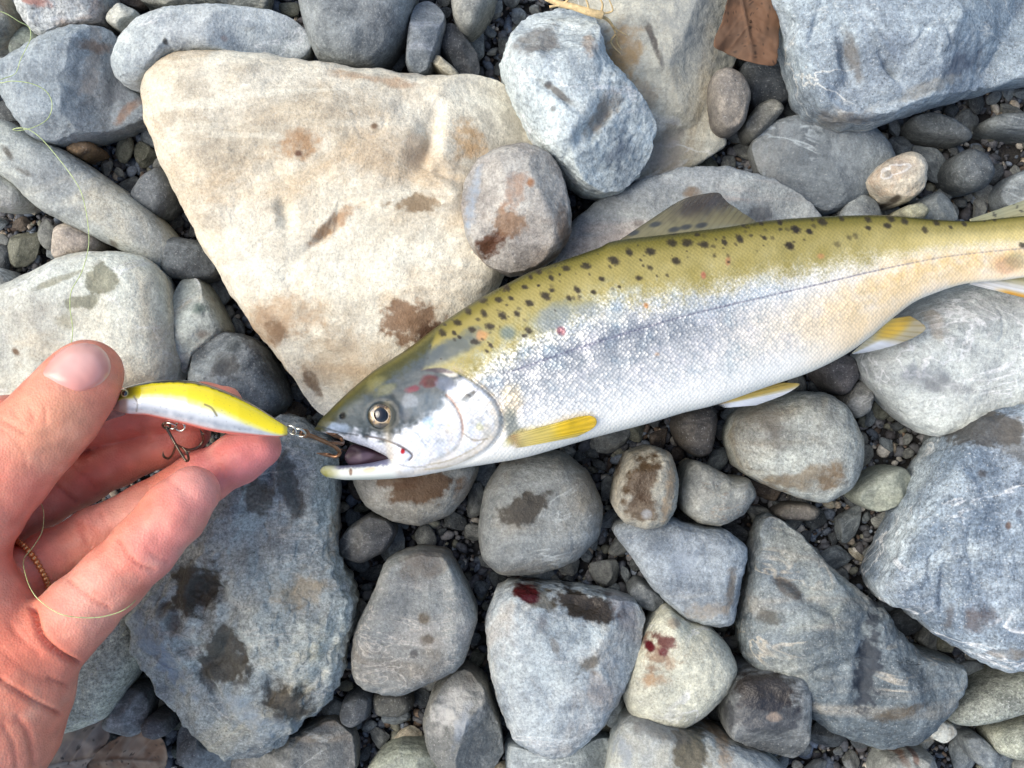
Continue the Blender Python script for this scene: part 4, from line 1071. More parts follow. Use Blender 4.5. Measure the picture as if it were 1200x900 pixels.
    h = mixv(h, (124, 78, 70), (1 - ss(0.6, 2.0, seg_dist(px, py, PREOP[:30]))) * 0.6 * ss(480, 500, 500 + (500 - py)))
    h = mixv(h, (196, 184, 160), (1 - ss(1, 5.5, seg_dist(px, py, PREOP))) * 0.3)
    h = mixv(h, (96, 92, 92), (1 - ss(0.5, 1.8, seg_dist(px, py, MAXL))) * 0.75)
    for ln_, cl_, w_, st_ in [([(543, 508), (556, 516), (572, 514)], (150, 140, 120), 1.8, 0.5), ([(500, 545), (525, 540), (550, 529), (566, 518)], (168, 160, 140), 1.6, 0.55), ([(498, 550), (530, 546), (556, 534)], (186, 176, 150), 1.6, 0.5),
                              ([(546, 458), (562, 470), (572, 486)], (170, 174, 174), 2.2, 0.5), ([(478, 502), (490, 510), (500, 524)], (176, 184, 190), 2.0, 0.5), ([(462, 503), (480, 498), (494, 488)], (120, 130, 136), 2.0, 0.5), ([(455, 541), (480, 547), (500, 547)], (170, 172, 170), 1.6, 0.6),
                              ([(372, 499), (386, 503), (400, 507), (420, 510)], (70, 74, 76), 1.5, 0.5)]:
        h = mixv(h, cl_, (1 - ss(0.4, w_, seg_dist(px, py, catmull(ln_, 6, closed=False)) + 0.5 * n3)) * st_)
    h = h * (1 + 0.07 * n3 + 0.05 * n2)[..., None]
    h = mixv(h, (216, 190, 140), np.exp(-((hd - 4) / 5.0) ** 2) * (py > 470) * 0.3)
    c = c * (1 - head[..., None]) + h * head[..., None]
    c = mixv(c, (178, 148, 108), np.exp(-((hd + 3) / 3.5) ** 2) * (px > 530) * 0.4 * np.clip(0.5 + n2, 0, 1) * (py < 520))
    if jaw:
        j = np.zeros(px.shape + (3,)) + np.array((236, 240, 230.))
        j = mixv(j, (168, 164, 90), ss(402, 380, px) * (0.8 + 0.4 * n2))
        j = mixv(j, (206, 212, 196), ss(557, 561, py) * 0.5)
        j = mixv(j, (110, 112, 140), ss(550.5, 546, py - (px - 410) * -0.07 + 2 * n3) * ss(388, 400, px) * 0.9 * (1 - ss(452, 462, px)))
        j = mixv(j, (220, 190, 150), blob(px, py, 433, 551, 8, 3, 10) * 0.6)
        j = mixv(j, (120, 90, 70), blob(px, py, 411, 553, 2, 4, 0) * 0.8)
        t = ss(455, 470, px)
        c = c * t[..., None] + j * (1 - t)[..., None]
    global SILV
    SILV = np.clip(np.maximum(msk * (1 - head) * ss(0.98, 0.75, v), 0.55 * head * ss(0, 20, dlow) * ss(0.98, 0.8, v)), 0, 1) * (1 - 0.6 * ss(880, 1050, px))
    return np.clip(c, 0, 255)


m, nt, bs = new_mat('fish_skin')
at = nt.nodes.new('ShaderNodeAttribute')
at.attribute_name = 'Col'
tc = nt.nodes.new('ShaderNodeTexCoord').outputs['Object']
nt.links.new(at.outputs['Color'], bs.inputs['Base Color'])
bs.inputs['Roughness'].default_value = 0.36
bs.inputs['Specular IOR Level'].default_value = 0.18
bs.inputs['Coat Weight'].default_value = 0.06
bs.inputs['Coat Roughness'].default_value = 0.16
bs.inputs['Subsurface Weight'].default_value = 0.04
bs.inputs['Subsurface Radius'].default_value = (0.004, 0.003, 0.002)
bs.inputs['Subsurface Scale'].default_value = 0.12
vo = nt.nodes.new('ShaderNodeTexVoronoi')
vo.inputs['Scale'].default_value = 1000.0
vo.voronoi_dimensions = '2D'
vo.inputs['Randomness'].default_value = 0.38
nt.links.new(mapping(nt, tc, (0, 0, 0), (0, 0, math.radians(-52)), (1.0, 1.0, 1.0)), vo.inputs['Vector'])
nt.links.new(mixc(nt, at.outputs['Alpha'], at.outputs['Color'], mixc(nt, 1.0, at.outputs['Color'], mixc(nt, mapr(nt, vo.outputs['Distance'], 0.15, 0.75), (1.12, 1.12, 1.1, 1), (0.74, 0.75, 0.76, 1)), 'MULTIPLY')), bs.inputs['Base Color'])
_sx = nt.nodes.new('ShaderNodeSeparateXYZ')
nt.links.new(tc, _sx.inputs[0])
_bm = mapr(nt, _sx.outputs[0], -0.042, -0.029)
hh = math_n(nt, 'ADD', math_n(nt, 'MULTIPLY', vo.outputs['Distance'], _bm), math_n(nt, 'MULTIPLY', noise_n(nt, tc, 300.0, 3.0), 0.8))
bump_n(nt, hh, 0.3, 0.0005, bs)
# each scale tilts a little: glints on the silver flank (alpha of the colour layer marks silver)
bmp = [n_ for n_ in nt.nodes if n_.type == 'BUMP'][0]
vs_ = nt.nodes.new('ShaderNodeVectorMath'); vs_.operation = 'SUBTRACT'
nt.links.new(vo.outputs['Color'], vs_.inputs[0]); vs_.inputs[1].default_value = (0.5, 0.5, 0.5)
vk = nt.nodes.new('ShaderNodeVectorMath'); vk.operation = 'SCALE'
nt.links.new(vs_.outputs[0], vk.inputs[0])
nt.links.new(math_n(nt, 'MULTIPLY', at.outputs['Alpha'], 0.34), vk.inputs['Scale'])
va_ = nt.nodes.new('ShaderNodeVectorMath'); va_.operation = 'ADD'
nt.links.new(bmp.outputs[0], va_.inputs[0]); nt.links.new(vk.outputs[0], va_.inputs[1])
vn_ = nt.nodes.new('ShaderNodeVectorMath'); vn_.operation = 'NORMALIZE'
nt.links.new(va_.outputs[0], vn_.inputs[0])
nt.links.new(vn_.outputs[0], bs.inputs['Normal'])
nt.links.new(math_n(nt, 'MULTIPLY', at.outputs['Alpha'], 0.3), bs.inputs['Metallic'])
FISH_MAT = m

fish = empty('trout', P(700, 430, 0.040))
tag(fish, 'olive backed silver trout with black spots and open mouth lying on the stones', 'fish')
xs = np.concatenate((368.5 + (np.linspace(0, 1, 60) ** 1.8) * 40, np.linspace(409, 1248, 840)))
PX, PY, Z, SN = loft(xs, up_f, lo_main, zc_f, hz_f, 210, 44)
topm = np.clip(SN, 0, 1)
hd = poly_sd(PX, PY, OPER)
inop = ss(-2.0, 3.5, hd) * (PX < 600)
Z = Z + topm * (0.0010 * inop * ss(520, 560, PX) - 0.0007 * np.exp(-((hd + 3.0) / 2.6) ** 2) * ss(525, 550, PX) * (PX < 600))
Z = Z - topm * 0.0004 * np.exp(-(seg_dist(PX, PY, PREOP) / 2.4) ** 2)
Z = Z - topm * 0.0009 * np.exp(-(seg_dist(PX, PY, MAXL) / 1.7) ** 2)
er = np.hypot(PX - 447, PY - 487)
Z = Z + topm * (0.0004 * np.exp(-((er - 20) / 5.0) ** 2) - 0.0009 * (1 - ss(12, 17, er)))
Z = Z - topm * 0.0010 * np.exp(-(np.hypot(PX - 401, PY - 488) / 2.6) ** 2)
Z = Z + topm * (0.00028 * pn2(PX, PY, 24, 8, 3) + 0.0004 * pn2(PX, PY, 70, 9, 2)) * ss(372, 420, PX)
ldz = np.exp(-((PY - LAT(PX)) / 2.2) ** 2) * (PX > 590)
Z = Z - topm * 0.00018 * ldz
body_V = PA(PX, PY, Z)
V1 = body_V.reshape(-1, 3)
c1_ = fish_colour(PX, PY).reshape(-1, 3)
s1_ = SILV.reshape(-1)
f1 = grid_faces(*PX.shape)
# lower jaw grows out of the same body
jx = np.concatenate((375.5 + (np.linspace(0, 1, 24) ** 1.8) * 20, np.linspace(396, 500, 104)))
ju = itp([(375, 551), (378, 547.5), (384, 545.5), (405, 545.5), (430, 543), (455, 537.5), (480, 530), (500, 526)])
jl = itp([(375, 552.5), (378, 556), (384, 559.5), (400, 562), (414, 562.5), (451, 561.5), (470, 560), (500, 556)])
jz = itp([(375, 0.0505), (410, 0.0515), (460, 0.053), (500, 0.053)])
jh = itp([(375, 0.0008), (380, 0.0024), (400, 0.0046), (440, 0.0066), (480, 0.0072), (500, 0.006)])
JX, JY, JZ, JS = loft(jx, ju, jl, jz, jh, 60, 20)
V2 = PA(JX, JY, JZ).reshape(-1, 3)
c2_ = fish_colour(JX, JY, True).reshape(-1, 3)
f2 = [[k + len(V1) for k in q] for q in grid_faces(*JX.shape)]
# mouth lining and tongue
mx = np.linspace(404, 468, 50)
mu = itp([(404, 533), (412, 521), (425, 522), (440, 527), (468, 535)])
ml = itp([(404, 538), (412, 547), (430, 548), (450, 545), (468, 545)])
MX, MY, MZ, MS = loft(mx, mu, ml, lambda x: np.full(x.shape, 0.0480), lambda x: 0.0008 + 0.0016 * ss(404, 425, x), 24, 10)
V3 = PA(MX, MY, MZ).reshape(-1, 3)
mc = np.zeros(MX.shape + (3,)) + np.array((64, 48, 60.))
mc = mixv(mc, (104, 88, 104), blob(MX, MY, 424, 536, 16, 5, 18))
mc = mixv(mc, (52, 36, 46), blob(MX, MY, 430, 525, 24, 4, -18))
f3 = [[k + len(V1) + len(V2) for k in q] for q in grid_faces(*MX.shape)]
VV = np.concatenate((V1, V2, V3))
CC = np.concatenate((c1_, c2_, mc.reshape(-1, 3)))
SA = np.zeros(len(VV))
SA[:len(s1_)] = s1_
mesh_obj('body', VV, f1 + f2 + f3, FISH_MAT, fish, cols=np.concatenate((np.clip(lin(CC) / (K * 0.92), 0, 0.9), SA[:, None]), 1), loc=fish.location)
fish_bvh = BVHTree.FromPolygons(VV.tolist(), f1[:-2] + f2)


def cast(bvh, px, py):
    o_ = Vector((0, 0, CZ))
    d = Vector(P(px, py, 0.0)) - o_
    h_ = bvh.ray_cast(o_, d.normalized(), 2.0)
    return h_[0]


def glossy(name, rough, coat=0.0, metal=0.0, spec=0.5):
    m, nt, bs = new_mat(name)
    at = nt.nodes.new('ShaderNodeAttribute')
    at.attribute_name = 'Col'
    nt.links.new(at.outputs['Color'], bs.inputs['Base Color'])
    bs.inputs['Roughness'].default_value = rough
    bs.inputs['Coat Weight'].default_value = coat
    bs.inputs['Coat Roughness'].default_value = 0.04
    bs.inputs['Metallic'].default_value = metal
    bs.inputs['Specular IOR Level'].default_value = spec
    return m


def dome(name, px, py, z, rx, ry, h, colf, mat, parent, nr=26, na=64, rot=0.0):
    """low dome (r in pixels), closed below"""
    a = np.linspace(0, 2 * math.pi, na, endpoint=False)
    rr = np.linspace(0.02, 1, nr)
    R_, A_ = np.meshgrid(rr, a, indexing='ij')
    x0, y0 = R_ * np.cos(A_) * rx, R_ * np.sin(A_) * ry
    X = px + x0 * math.cos(rot) - y0 * math.sin(rot)
    Y = py + x0 * math.sin(rot) + y0 * math.cos(rot)
    Zz = z + h * np.sqrt(np.clip(1 - (R_ * 0.98) ** 2, 0, 1))
    V = PA(X, Y, Zz).reshape(-1, 3)
    c = colf(R_, A_).reshape(-1, 3)
    f = []
    for i in range(nr - 1):
        for j in range(na):
            f.append([i * na + j, (i + 1) * na + j, (i + 1) * na + (j + 1) % na, i * na + (j + 1) % na])
    f.append([j for j in range(na)])
    f.append([(nr - 1) * na + j for j in range(na)][::-1])
    return mesh_obj(name, V, f, mat, parent, cols=np.clip(lin(c) / K, 0, 0.86), loc=parent.location if parent.parent is None else None)


def iris_col(R_, A_):
    n = fbm(np.stack((np.cos(A_) * 2.2, np.sin(A_) * 2.2, R_ * 2), -1), 3, 12)
    c = np.zeros(R_.shape + (3,)) + np.array((182, 150, 100.))
    c = mixv(c, (226, 204, 164), np.clip(n + 0.05, 0, 1))
    c = mixv(c, (86, 70, 50), ss(0.1, 0.4, -n))
    c = mixv(c, (64, 64, 52), ss(0.70, 0.95, R_) * 0.95)
    c = mixv(c, (70, 66, 56), blob(R_ * np.cos(A_), R_ * np.sin(A_), 0.1, 0.75, 0.6, 0.2, 0) * 0.7)
    c = mixv(c, (236, 214, 180), ss(0.60, 0.52, R_))
    c = mixv(c, (30, 28, 28), ss(0.52, 0.48, R_))
    return c


EYE_MAT = glossy('eye_gloss', 0.08, 1.0)
e0 = cast(fish_bvh, 447, 487)
eye = dome('eye', 447, 487, e0.z - 0.0005, 16.0, 15.6, 0.0017, iris_col, EYE_MAT, fish)
eye['label'] = 'golden eye with a round black pupil'
pup = dome('pupil', 446, 486, e0.z + 0.0006, 8.4, 8.8, 0.0011, lambda R_, A_: np.zeros(R_.shape + (3,)) + np.array((10, 12, 20.)), EYE_MAT, fish, 10, 40)
pup.parent = eye
pup.matrix_parent_inverse = eye.matrix_parent_inverse @ Matrix.Identity(4)

FIN_MAT = glossy('fin_membrane', 0.42, 0.25)
_fn = FIN_MAT.node_tree
_fn.links.new([n_ for n_ in _fn.nodes if n_.type == 'ATTRIBUTE'][0].outputs['Alpha'], _fn.nodes['Principled BSDF'].inputs['Alpha'])


def fin(name, base, tip, zb, zt, colf, rays=14, nu=90, nv=40, label=None, lift=None, thick=0.0005, soft=0.35):
    b = catmull(base, 12, closed=False)
    t = catmull(tip, 12, closed=False)

    def rs(p, n):
        d = np.concatenate(([0], np.cumsum(np.hypot(*np.diff(p, axis=0).T))))
        q = np.linspace(0, d[-1], n)
        return np.stack((np.interp(q, d, p[:, 0]), np.interp(q, d, p[:, 1])), -1)
    b, t = rs(b, nu), rs(t, nu)
    vv = np.linspace(0, 1, nv)
    uu = np.linspace(0, 1, nu)
    XY = b[:, None] * (1 - vv)[None, :, None] + t[:, None] * vv[None, :, None]
    zb_ = np.asarray([zb(x, y) for x, y in b]) if callable(zb) else np.full(nu, zb)
    zt_ = np.asarray([zt(x, y) for x, y in t]) if callable(zt) else np.full(nu, zt)
    Zz = zb_[:, None] * (1 - vv)[None] + zt_[:, None] * vv[None]
    if lift is not None:
        for i in range(nu):
            for j in range(nv):
                Zz[i, j] = lift(XY[i, j, 0], XY[i, j, 1], vv[j])
    ray = np.cos(uu * rays * 2 * math.pi)[:, None] * (0.4 + 0.6 * vv)[None]
    Zz = Zz + 0.00009 * ray + 0.0004 * pn2(XY[..., 0], XY[..., 1], 22, 4, 2)
    Vt = PA(XY[..., 0], XY[..., 1], Zz).reshape(-1, 3)
    Vb = PA(XY[..., 0], XY[..., 1], Zz - thick).reshape(-1, 3)
    U_, V_ = np.meshgrid(uu, vv, indexing='ij')
    c = colf(XY[..., 0], XY[..., 1], U_, V_, ray).reshape(-1, 3)
    n = nu * nv
    f = []
    for i in range(nu - 1):
        for j in range(nv - 1):
            a_ = i * nv + j
            f.append([a_, a_ + 1, a_ + nv + 1, a_ + nv])
            f.append([n + a_, n + a_ + nv, n + a_ + nv + 1, n + a_ + 1])
    rim = [i * nv for i in range(nu)] + [(nu - 1) * nv + j for j in range(1, nv)] + [i * nv + nv - 1 for i in range(nu - 2, -1, -1)] + [j for j in range(nv - 2, 0, -1)]
    for a_, b_ in zip(rim, rim[1:] + rim[:1]):
        f.append([a_, b_, n + b_, n + a_])
    al = ((ss(-0.02, 0.22, V_) if lift is not None else 1.0) * (1.0 - soft * ss(0.35, 1.0, V_) * (0.75 + 0.25 * np.clip(-ray, 0, 1)))).reshape(-1)
    cl = np.concatenate((np.clip(lin(c) / K, 0, 0.86), al[:, None]), 1)
    o = mesh_obj(name, np.concatenate((Vt, Vb)), f, FIN_MAT, fish, cols=np.concatenate((cl, cl)), loc=fish.location)
    if label:
        o['label'] = label
    return o


def dors_col(x, y, u, v, ray):
    c = np.zeros(x.shape + (3,)) + np.array((128, 122, 92.))
    c = mixv(c, (136, 146, 148), ss(0.5, 0.9, u) * ss(0.45, 0.0, v) * 0.7)
    c = mixv(c, (84, 76, 62), np.clip(ray, 0, 1) ** 2 * 0.7)
    n = pn2(x, y, 14, 6, 3)
    c = mixv(c, (58, 50, 48), blob(x, y, 828, 236, 38, 14, 14, 0.8, 0.4 * n) * 0.9)
    c = mixv(c, (90, 84, 60), ss(0.12, 0.0, u) * 0.8)
    for (a, b_) in [(768, 263), (742, 273), (790, 269), (804, 266), (822, 264)]:
        c = mixv(c, (48, 52, 58), blob(x, y, a, b_, 7, 3, 12, 0.4) * 0.8)
    return c


fin('dorsal_fin', [(722, 284), (760, 280), (800, 275), (840, 271), (884, 264)], [(788, 240), (804, 232), (826, 227), (842, 226), (848, 232), (854, 238), (862, 243), (870, 249), (878, 254), (888, 261)],
    0.0555, lambda x, y: 0.0555 - 0.013 * ss(280, 226, y), dors_col, 17, label='dorsal fin with a dark tip and fine rays')


def yel_col(x, y, u, v, ray):
    c = np.zeros(x.shape + (3,)) + np.array((214, 192, 96.))
    c = mixv(c, (242, 200, 14), ss(640, 665, x) * ss(0.02, 0.2, u) * ss(0.95, 0.6, u))
    c = mixv(c, (206, 190, 140), ss(640, 600, x) * 0.7)
    c = mixv(c, (200, 170, 60), np.clip(ray, 0, 1) * 0.15)
    return mixv(c, (176, 132, 90), ss(612, 596, x) * 0.8)


def on_body(off):
    def f(x, y, v):
        h_ = cast(fish_bvh, x, y)
        return (h_.z if h_ else 0.05) + off
    return f


fin('pectoral_fin', [(592, 512), (595, 519), (602, 526)], [(678, 488), (690, 487), (698, 490), (699, 497), (692, 504), (676, 512)], 0, 0, yel_col, 7, 60, 60, 'bright yellow pectoral fin folded against the white belly', lift=lambda x, y, v: on_body(0.0006 + 0.0012 * v)(x, y, v))


def pel_col(x, y, u, v, ray):
    c = np.zeros(x.shape + (3,)) + np.array((206, 176, 84.))
    c = mixv(c, (150, 140, 96), np.clip(ray, 0, 1) * 0.35)
    c = mixv(c, (226, 190, 140), ss(0.3, 0.0, v))
    return mixv(c, (236, 238, 240), ss(0.42, 0.62, u + 0.15 * (v - 0.5)))


fin('pelvic_fin', [(834, 466), (838, 472), (848, 478)], [(900, 448), (932, 449), (936, 452), (918, 463), (886, 475)], 0, 0, pel_col, 9, 60, 50, 'pelvic fin, olive yellow with a white leading edge', lift=lambda x, y, v: 0.0535 - 0.004 * v)
fin('anal_fin', [(1042, 374), (1030, 387), (1014, 400), (998, 414)], [(1066, 370), (1078, 377), (1085, 385), (1074, 394), (1050, 404), (1020, 412), (1000, 415)], 0.0515, 0.0475,
    lambda x, y, u, v, ray: mixv(mixv(mixv(np.zeros(x.shape + (3,)) + np.array((196, 184, 150.)), (216, 176, 60), blob(x, y, 1048, 383, 24, 10, 35, 0.5)), (150, 130, 70), np.clip(ray, 0, 1) * 0.5), (238, 238, 238), ss(0.42, 0.6, u) * ss(0.2, 0.5, v)), 11,
    label='anal fin, yellow with a white edge')


def tail_col(x, y, u, v, ray):
    n = pn2(x, y, 9, 7, 2)
    c = np.zeros(x.shape + (3,)) + np.array((184, 174, 126.))
    c = mixv(c, (150, 152, 124), ss(0.35, 0.0, u) * 0.8)
    c = mixv(c, (216, 216, 214), ss(0.8, 0.92, u))
    c = mixv(c, (206, 150, 50), ss(0.93, 0.99, u) * ss(0.15, 0.3, v))
    c = mixv(c, (110, 100, 70), np.clip(ray, 0, 1) ** 2 * 0.5)
    return mixv(c, (60, 58, 50), (n > 0.42) * 0.7 * (u < 0.7))


fin('tail_fin', [(1136, 257), (1141, 280), (1144, 310), (1136, 333)], [(1300, 200), (1282, 234), (1268, 285), (1286, 340), (1300, 374)], 0.0485, 0.044, tail_col, 22, 120, 70, 'forked tail fin with dusky spots and an orange lower edge')

# ---------------------------------------------------------------- hand (one continuous surface from blended tapered limbs)
def cap_sdf(Xg, a, b, ra, rb, sq=None):
    ba = b - a
    pa_ = Xg - a
    t = np.clip((pa_ @ ba) / (ba @ ba), 0, 1)
    d = pa_ - t[..., None] * ba
    if sq is not None:
        d = d * np.array(sq)
    return np.linalg.norm(d, axis=-1) - (ra + (rb - ra) * t)


def smin(a, b, k):
    h = np.clip(0.5 + 0.5 * (b - a) / k, 0, 1)
    return b * (1 - h) + a * h - k * h * (1 - h)


VX = 0.00078
lo_b = np.array((-0.285, -0.215, 0.034))
hi_b = np.array((-0.058, 0.026, 0.128))
nx_, ny_, nz_ = np.ceil((hi_b - lo_b) / VX).astype(int)
axx = [lo_b[i] + VX * np.arange(n) for i, n in enumerate((nx_, ny_, nz_))]
BIG = 0.02


def limb(chain, k=0.0025, sq=None):
    """chain: (px,py,z mm,r px) -> distance field"""
    Dg = np.full((nx_, ny_, nz_), BIG, np.float32)
    pts = [(P(x, y, z / 1000), r * (CZ - z / 1000) / F) for x, y, z, r in chain]
    for (a, ra), (b, rb) in zip(pts[:-1], pts[1:]):
        mn = np.minimum(a, b) - max(ra, rb) - 0.010
        mxx = np.maximum(a, b) + max(ra, rb) + 0.010
        i0 = np.clip(((mn - lo_b) / VX).astype(int), 0, [nx_, ny_, nz_])
        i1 = np.clip(((mxx - lo_b) / VX).astype(int) + 1, 0, [nx_, ny_, nz_])
        if (i1 <= i0).any():
            continue
        G = np.stack(np.meshgrid(axx[0][i0[0]:i1[0]], axx[1][i0[1]:i1[1]], axx[2][i0[2]:i1[2]], indexing='ij'), -1)
        d = cap_sdf(G, a, b, ra, rb, sq).astype(np.float32)
        sl = tuple(slice(p_, q_) for p_, q_ in zip(i0, i1))
        Dg[sl] = smin(Dg[sl], d, k)
    return Dg


thumb = limb([(104, 437, 86, 39), (92, 452, 86, 45), (68, 482, 87, 49), (40, 512, 88, 50), (8, 548, 89, 53), (-40, 600, 90, 62), (-100, 680, 90, 78), (-170, 790, 90, 90)], 0.003)
index = limb([(263, 473, 64, 22), (240, 476, 63, 26), (185, 482, 61, 28), (135, 487, 60, 30), (70, 500, 62, 33), (10, 500, 66, 36), (-60, 560, 72, 42), (-140, 640, 78, 48)])
middle = limb([(222, 506, 58, 24), (190, 519, 57, 27), (135, 541, 56, 29), (100, 558, 56, 30), (50, 585, 58, 32), (-10, 618, 64, 35), (-90, 670, 74, 44)])
ringf = limb([(304, 524, 66, 26), (280, 537, 66, 29), (235, 562, 66, 31), (170, 598, 67, 31), (110, 628, 68, 32), (60, 654, 70, 32), (20, 678, 74, 34), (-40, 715, 80, 44)])
little = limb([(225, 578, 84, 32), (205, 600, 85, 37), (170, 640, 86, 38), (130, 680, 87, 39), (92, 718, 88, 42), (66, 744, 88, 44), (20, 790, 88, 52)])
palm = limb([(-70, 690, 88, 62), (-45, 750, 88, 64), (4, 800, 88, 66), (-14, 850, 88, 76), (-72, 930, 88, 94), (-160, 1060, 86, 110)], 0.008)
palm = smin(palm, limb([(-50, 650, 86, 40), (-22, 700, 88, 44), (26, 768, 88, 50), (36, 800, 88, 48)], 0.005), 0.006)
palm = smin(palm, limb([(-120, 660, 84, 80), (-160, 800, 84, 120), (-300, 950, 82, 130), (-420, 1120, 82, 120)], 0.01), 0.012)
D = smin(palm, thumb, 0.006)
for fg, kk in ((index, 0.002), (middle, 0.002), (ringf, 0.0015), (little, 0.003)):
    D = np.minimum(D, smin(palm, fg, kk))
del palm, thumb, index, middle, ringf, little
D[0], D[:, 0], D[:, :, 0], D[-1], D[:, -1], D[:, :, -1] = BIG, BIG, BIG, BIG, BIG, BIG


def surface_nets(D):
    sgn = D < 0
    nx, ny, nz = D.shape
    cs_ = sum(sgn[a:nx - 1 + a, b:ny - 1 + b, c:nz - 1 + c].astype(np.int8) for a in (0, 1) for b in (0, 1) for c in (0, 1))
    act = (cs_ > 0) & (cs_ < 8)
    idx = np.argwhere(act)
    num = -np.ones(act.shape, int)
    num[act] = np.arange(len(idx))
    acc = np.zeros((len(idx), 3))
    cnt = np.zeros(len(idx))
    cor = [(a, b, c) for a in (0, 1) for b in (0, 1) for c in (0, 1)]
    for p_ in cor:
        for ax in range(3):
            if p_[ax]:
                continue
            q_ = list(p_)
            q_[ax] = 1
            va = D[idx[:, 0] + p_[0], idx[:, 1] + p_[1], idx[:, 2] + p_[2]]
            vb = D[idx[:, 0] + q_[0], idx[:, 1] + q_[1], idx[:, 2] + q_[2]]
            cr = (va < 0) != (vb < 0)
            t = np.where(cr, va / np.where(cr, va - vb, 1), 0)
            pt = np.array(p_, float)[None] + np.zeros((len(idx), 3))
            pt[:, ax] = t
            acc[cr] += pt[cr]
            cnt[cr] += 1
    V = idx + acc / cnt[:, None]
    faces = []
    for ax in range(3):
        o1, o2 = [(1, 2), (2, 0), (0, 1)][ax]
        a = [slice(1, -1)] * 3
        sl0, sl1 = list(a), list(a)
        sl0[ax], sl1[ax] = slice(0, -1), slice(1, None)
        A_, B_ = sgn[tuple(sl0)], sgn[tuple(sl1)]
        e = np.argwhere(A_ != B_)
        if not len(e):
            continue
        fl = A_[tuple(e.T)]
        base = e + 1
        base[:, ax] -= 1
        qs = []
        for (d1, d2) in ((0, 0), (-1, 0), (-1, -1), (0, -1)):
            c_ = base.copy()
            c_[:, o1] += d1
            c_[:, o2] += d2
            qs.append(num[c_[:, 0], c_[:, 1], c_[:, 2]])
        qs = np.stack(qs, -1)
        qs[~fl] = qs[~fl][:, ::-1]
        faces.append(qs)
    return V, np.concatenate(faces)


HV, HF = surface_nets(D)
HV = lo_b + HV * VX
HF = HF[(HF >= 0).all(1)]
gr = np.stack(np.gradient(D, VX), -1)
gi_ = np.clip(np.round((HV - lo_b) / VX).astype(int), 1, np.array(D.shape) - 2)
HN = gr[gi_[:, 0], gi_[:, 1], gi_[:, 2]]
HN /= np.linalg.norm(HN, axis=1)[:, None] + 1e-9
del gr, D
hx, hy = to_px(HV)
hzv = HV[:, 2]
facing = ss(0.05, 0.4, HN[:, 2])
CREASE = [([(138, 632), (150, 650), (163, 662), (180, 668)], 2.2, 0.9, 80), ([(134, 640), (148, 658), (160, 670)], 1.6, 0.4, 80), ([(82, 680), (97, 692), (112, 704), (128, 712)], 2.4, 0.8, 80), ([(92, 678), (108, 692), (126, 702)], 1.8, 0.5, 80),
          ([(38, 712), (46, 740), (58, 756), (74, 768), (95, 779)], 2.8, 3.2, 80), ([(0, 797), (18, 808), (40, 822), (60, 832), (78, 842)], 2.6, 1.8, 80), ([(58, 795), (70, 800), (86, 806)], 2.4, 1.0, 80), ([(0, 760), (30, 785), (60, 800)], 4, 0.3, 80),
          ([(95, 612), (99, 625), (106, 640)], 2.0, 0.8, 60), ([(118, 600), (124, 612), (132, 622)], 1.8, 0.5, 60), ([(60, 562), (74, 577), (88, 588)], 2.2, 0.9, 0), ([(84, 543), (98, 556), (112, 573)], 2.2, 0.8, 0), ([(195, 560), (203, 566), (212, 574)], 1.8, 0.3, 60),
          ([(0, 491), (14, 499), (30, 509)], 1.8, 0.7, 80), ([(2, 503), (16, 512), (26, 522)], 1.6, 0.45, 80), ([(30, 470), (38, 486), (36, 500)], 1.6, 0.35, 80), ([(48, 468), (54, 482), (52, 496)], 1.5, 0.3, 80), ([(14, 480), (22, 492)], 1.5, 0.4, 80), ([(165, 498), (172, 510), (170, 522)], 2, 0.4, 0), ([(90, 610), (95, 624), (101, 640)], 1.5, 0.5, 60), ([(170, 640), (182, 652), (196, 658)], 1.6, 0.4, 80), ([(20, 840), (34, 862), (40, 895)], 3.5, 0.6, 80), ([(4, 850), (16, 872), (20, 900)], 3, 0.5, 80), ([(10, 730), (24, 748), (46, 766)], 3, 0.4, 80), ([(250, 540), (258, 548), (262, 560)], 1.8, 0.4, 60), ([(20, 520), (30, 532), (30, 546)], 1.5, 0.35, 80), ([(36, 530), (46, 536), (50, 548)], 1.4, 0.3, 80)]
cr_col = np.zeros(len(HV))
disp = np.zeros(len(HV))
for line, w, dep, zmin in CREASE:
    sel = (hzv > zmin / 1000 + 0.003) if zmin else (hzv < 0.075)
    sel &= (hx > -20) & (hx < 340)
    ln = catmull(line, 6, closed=False) if len(line) > 2 else np.array(line, float)
    k = np.zeros(len(HV))
    k[sel] = np.exp(-(seg_dist(hx[sel], hy[sel], ln) / w) ** 2)
    disp += k * dep * facing * 0.00075
    cr_col = np.maximum(cr_col, k * min(dep, 1.0) * facing)
disp -= 0.00012 * fbm(HV / 0.004, 2, 5) + 0.00035 * fbm(HV / 0.014, 2, 6)
HV = HV - HN * disp[:, None]
nz1 = fbm(HV / 0.012, 3, 15)
nz2 = fbm(HV / 0.004, 2, 16)
hc = np.zeros((len(HV), 3)) + np.array((238, 156, 132.))
hc = mixv(hc, (222, 128, 108), np.clip(0.5 + nz1, 0, 1) * 0.6)
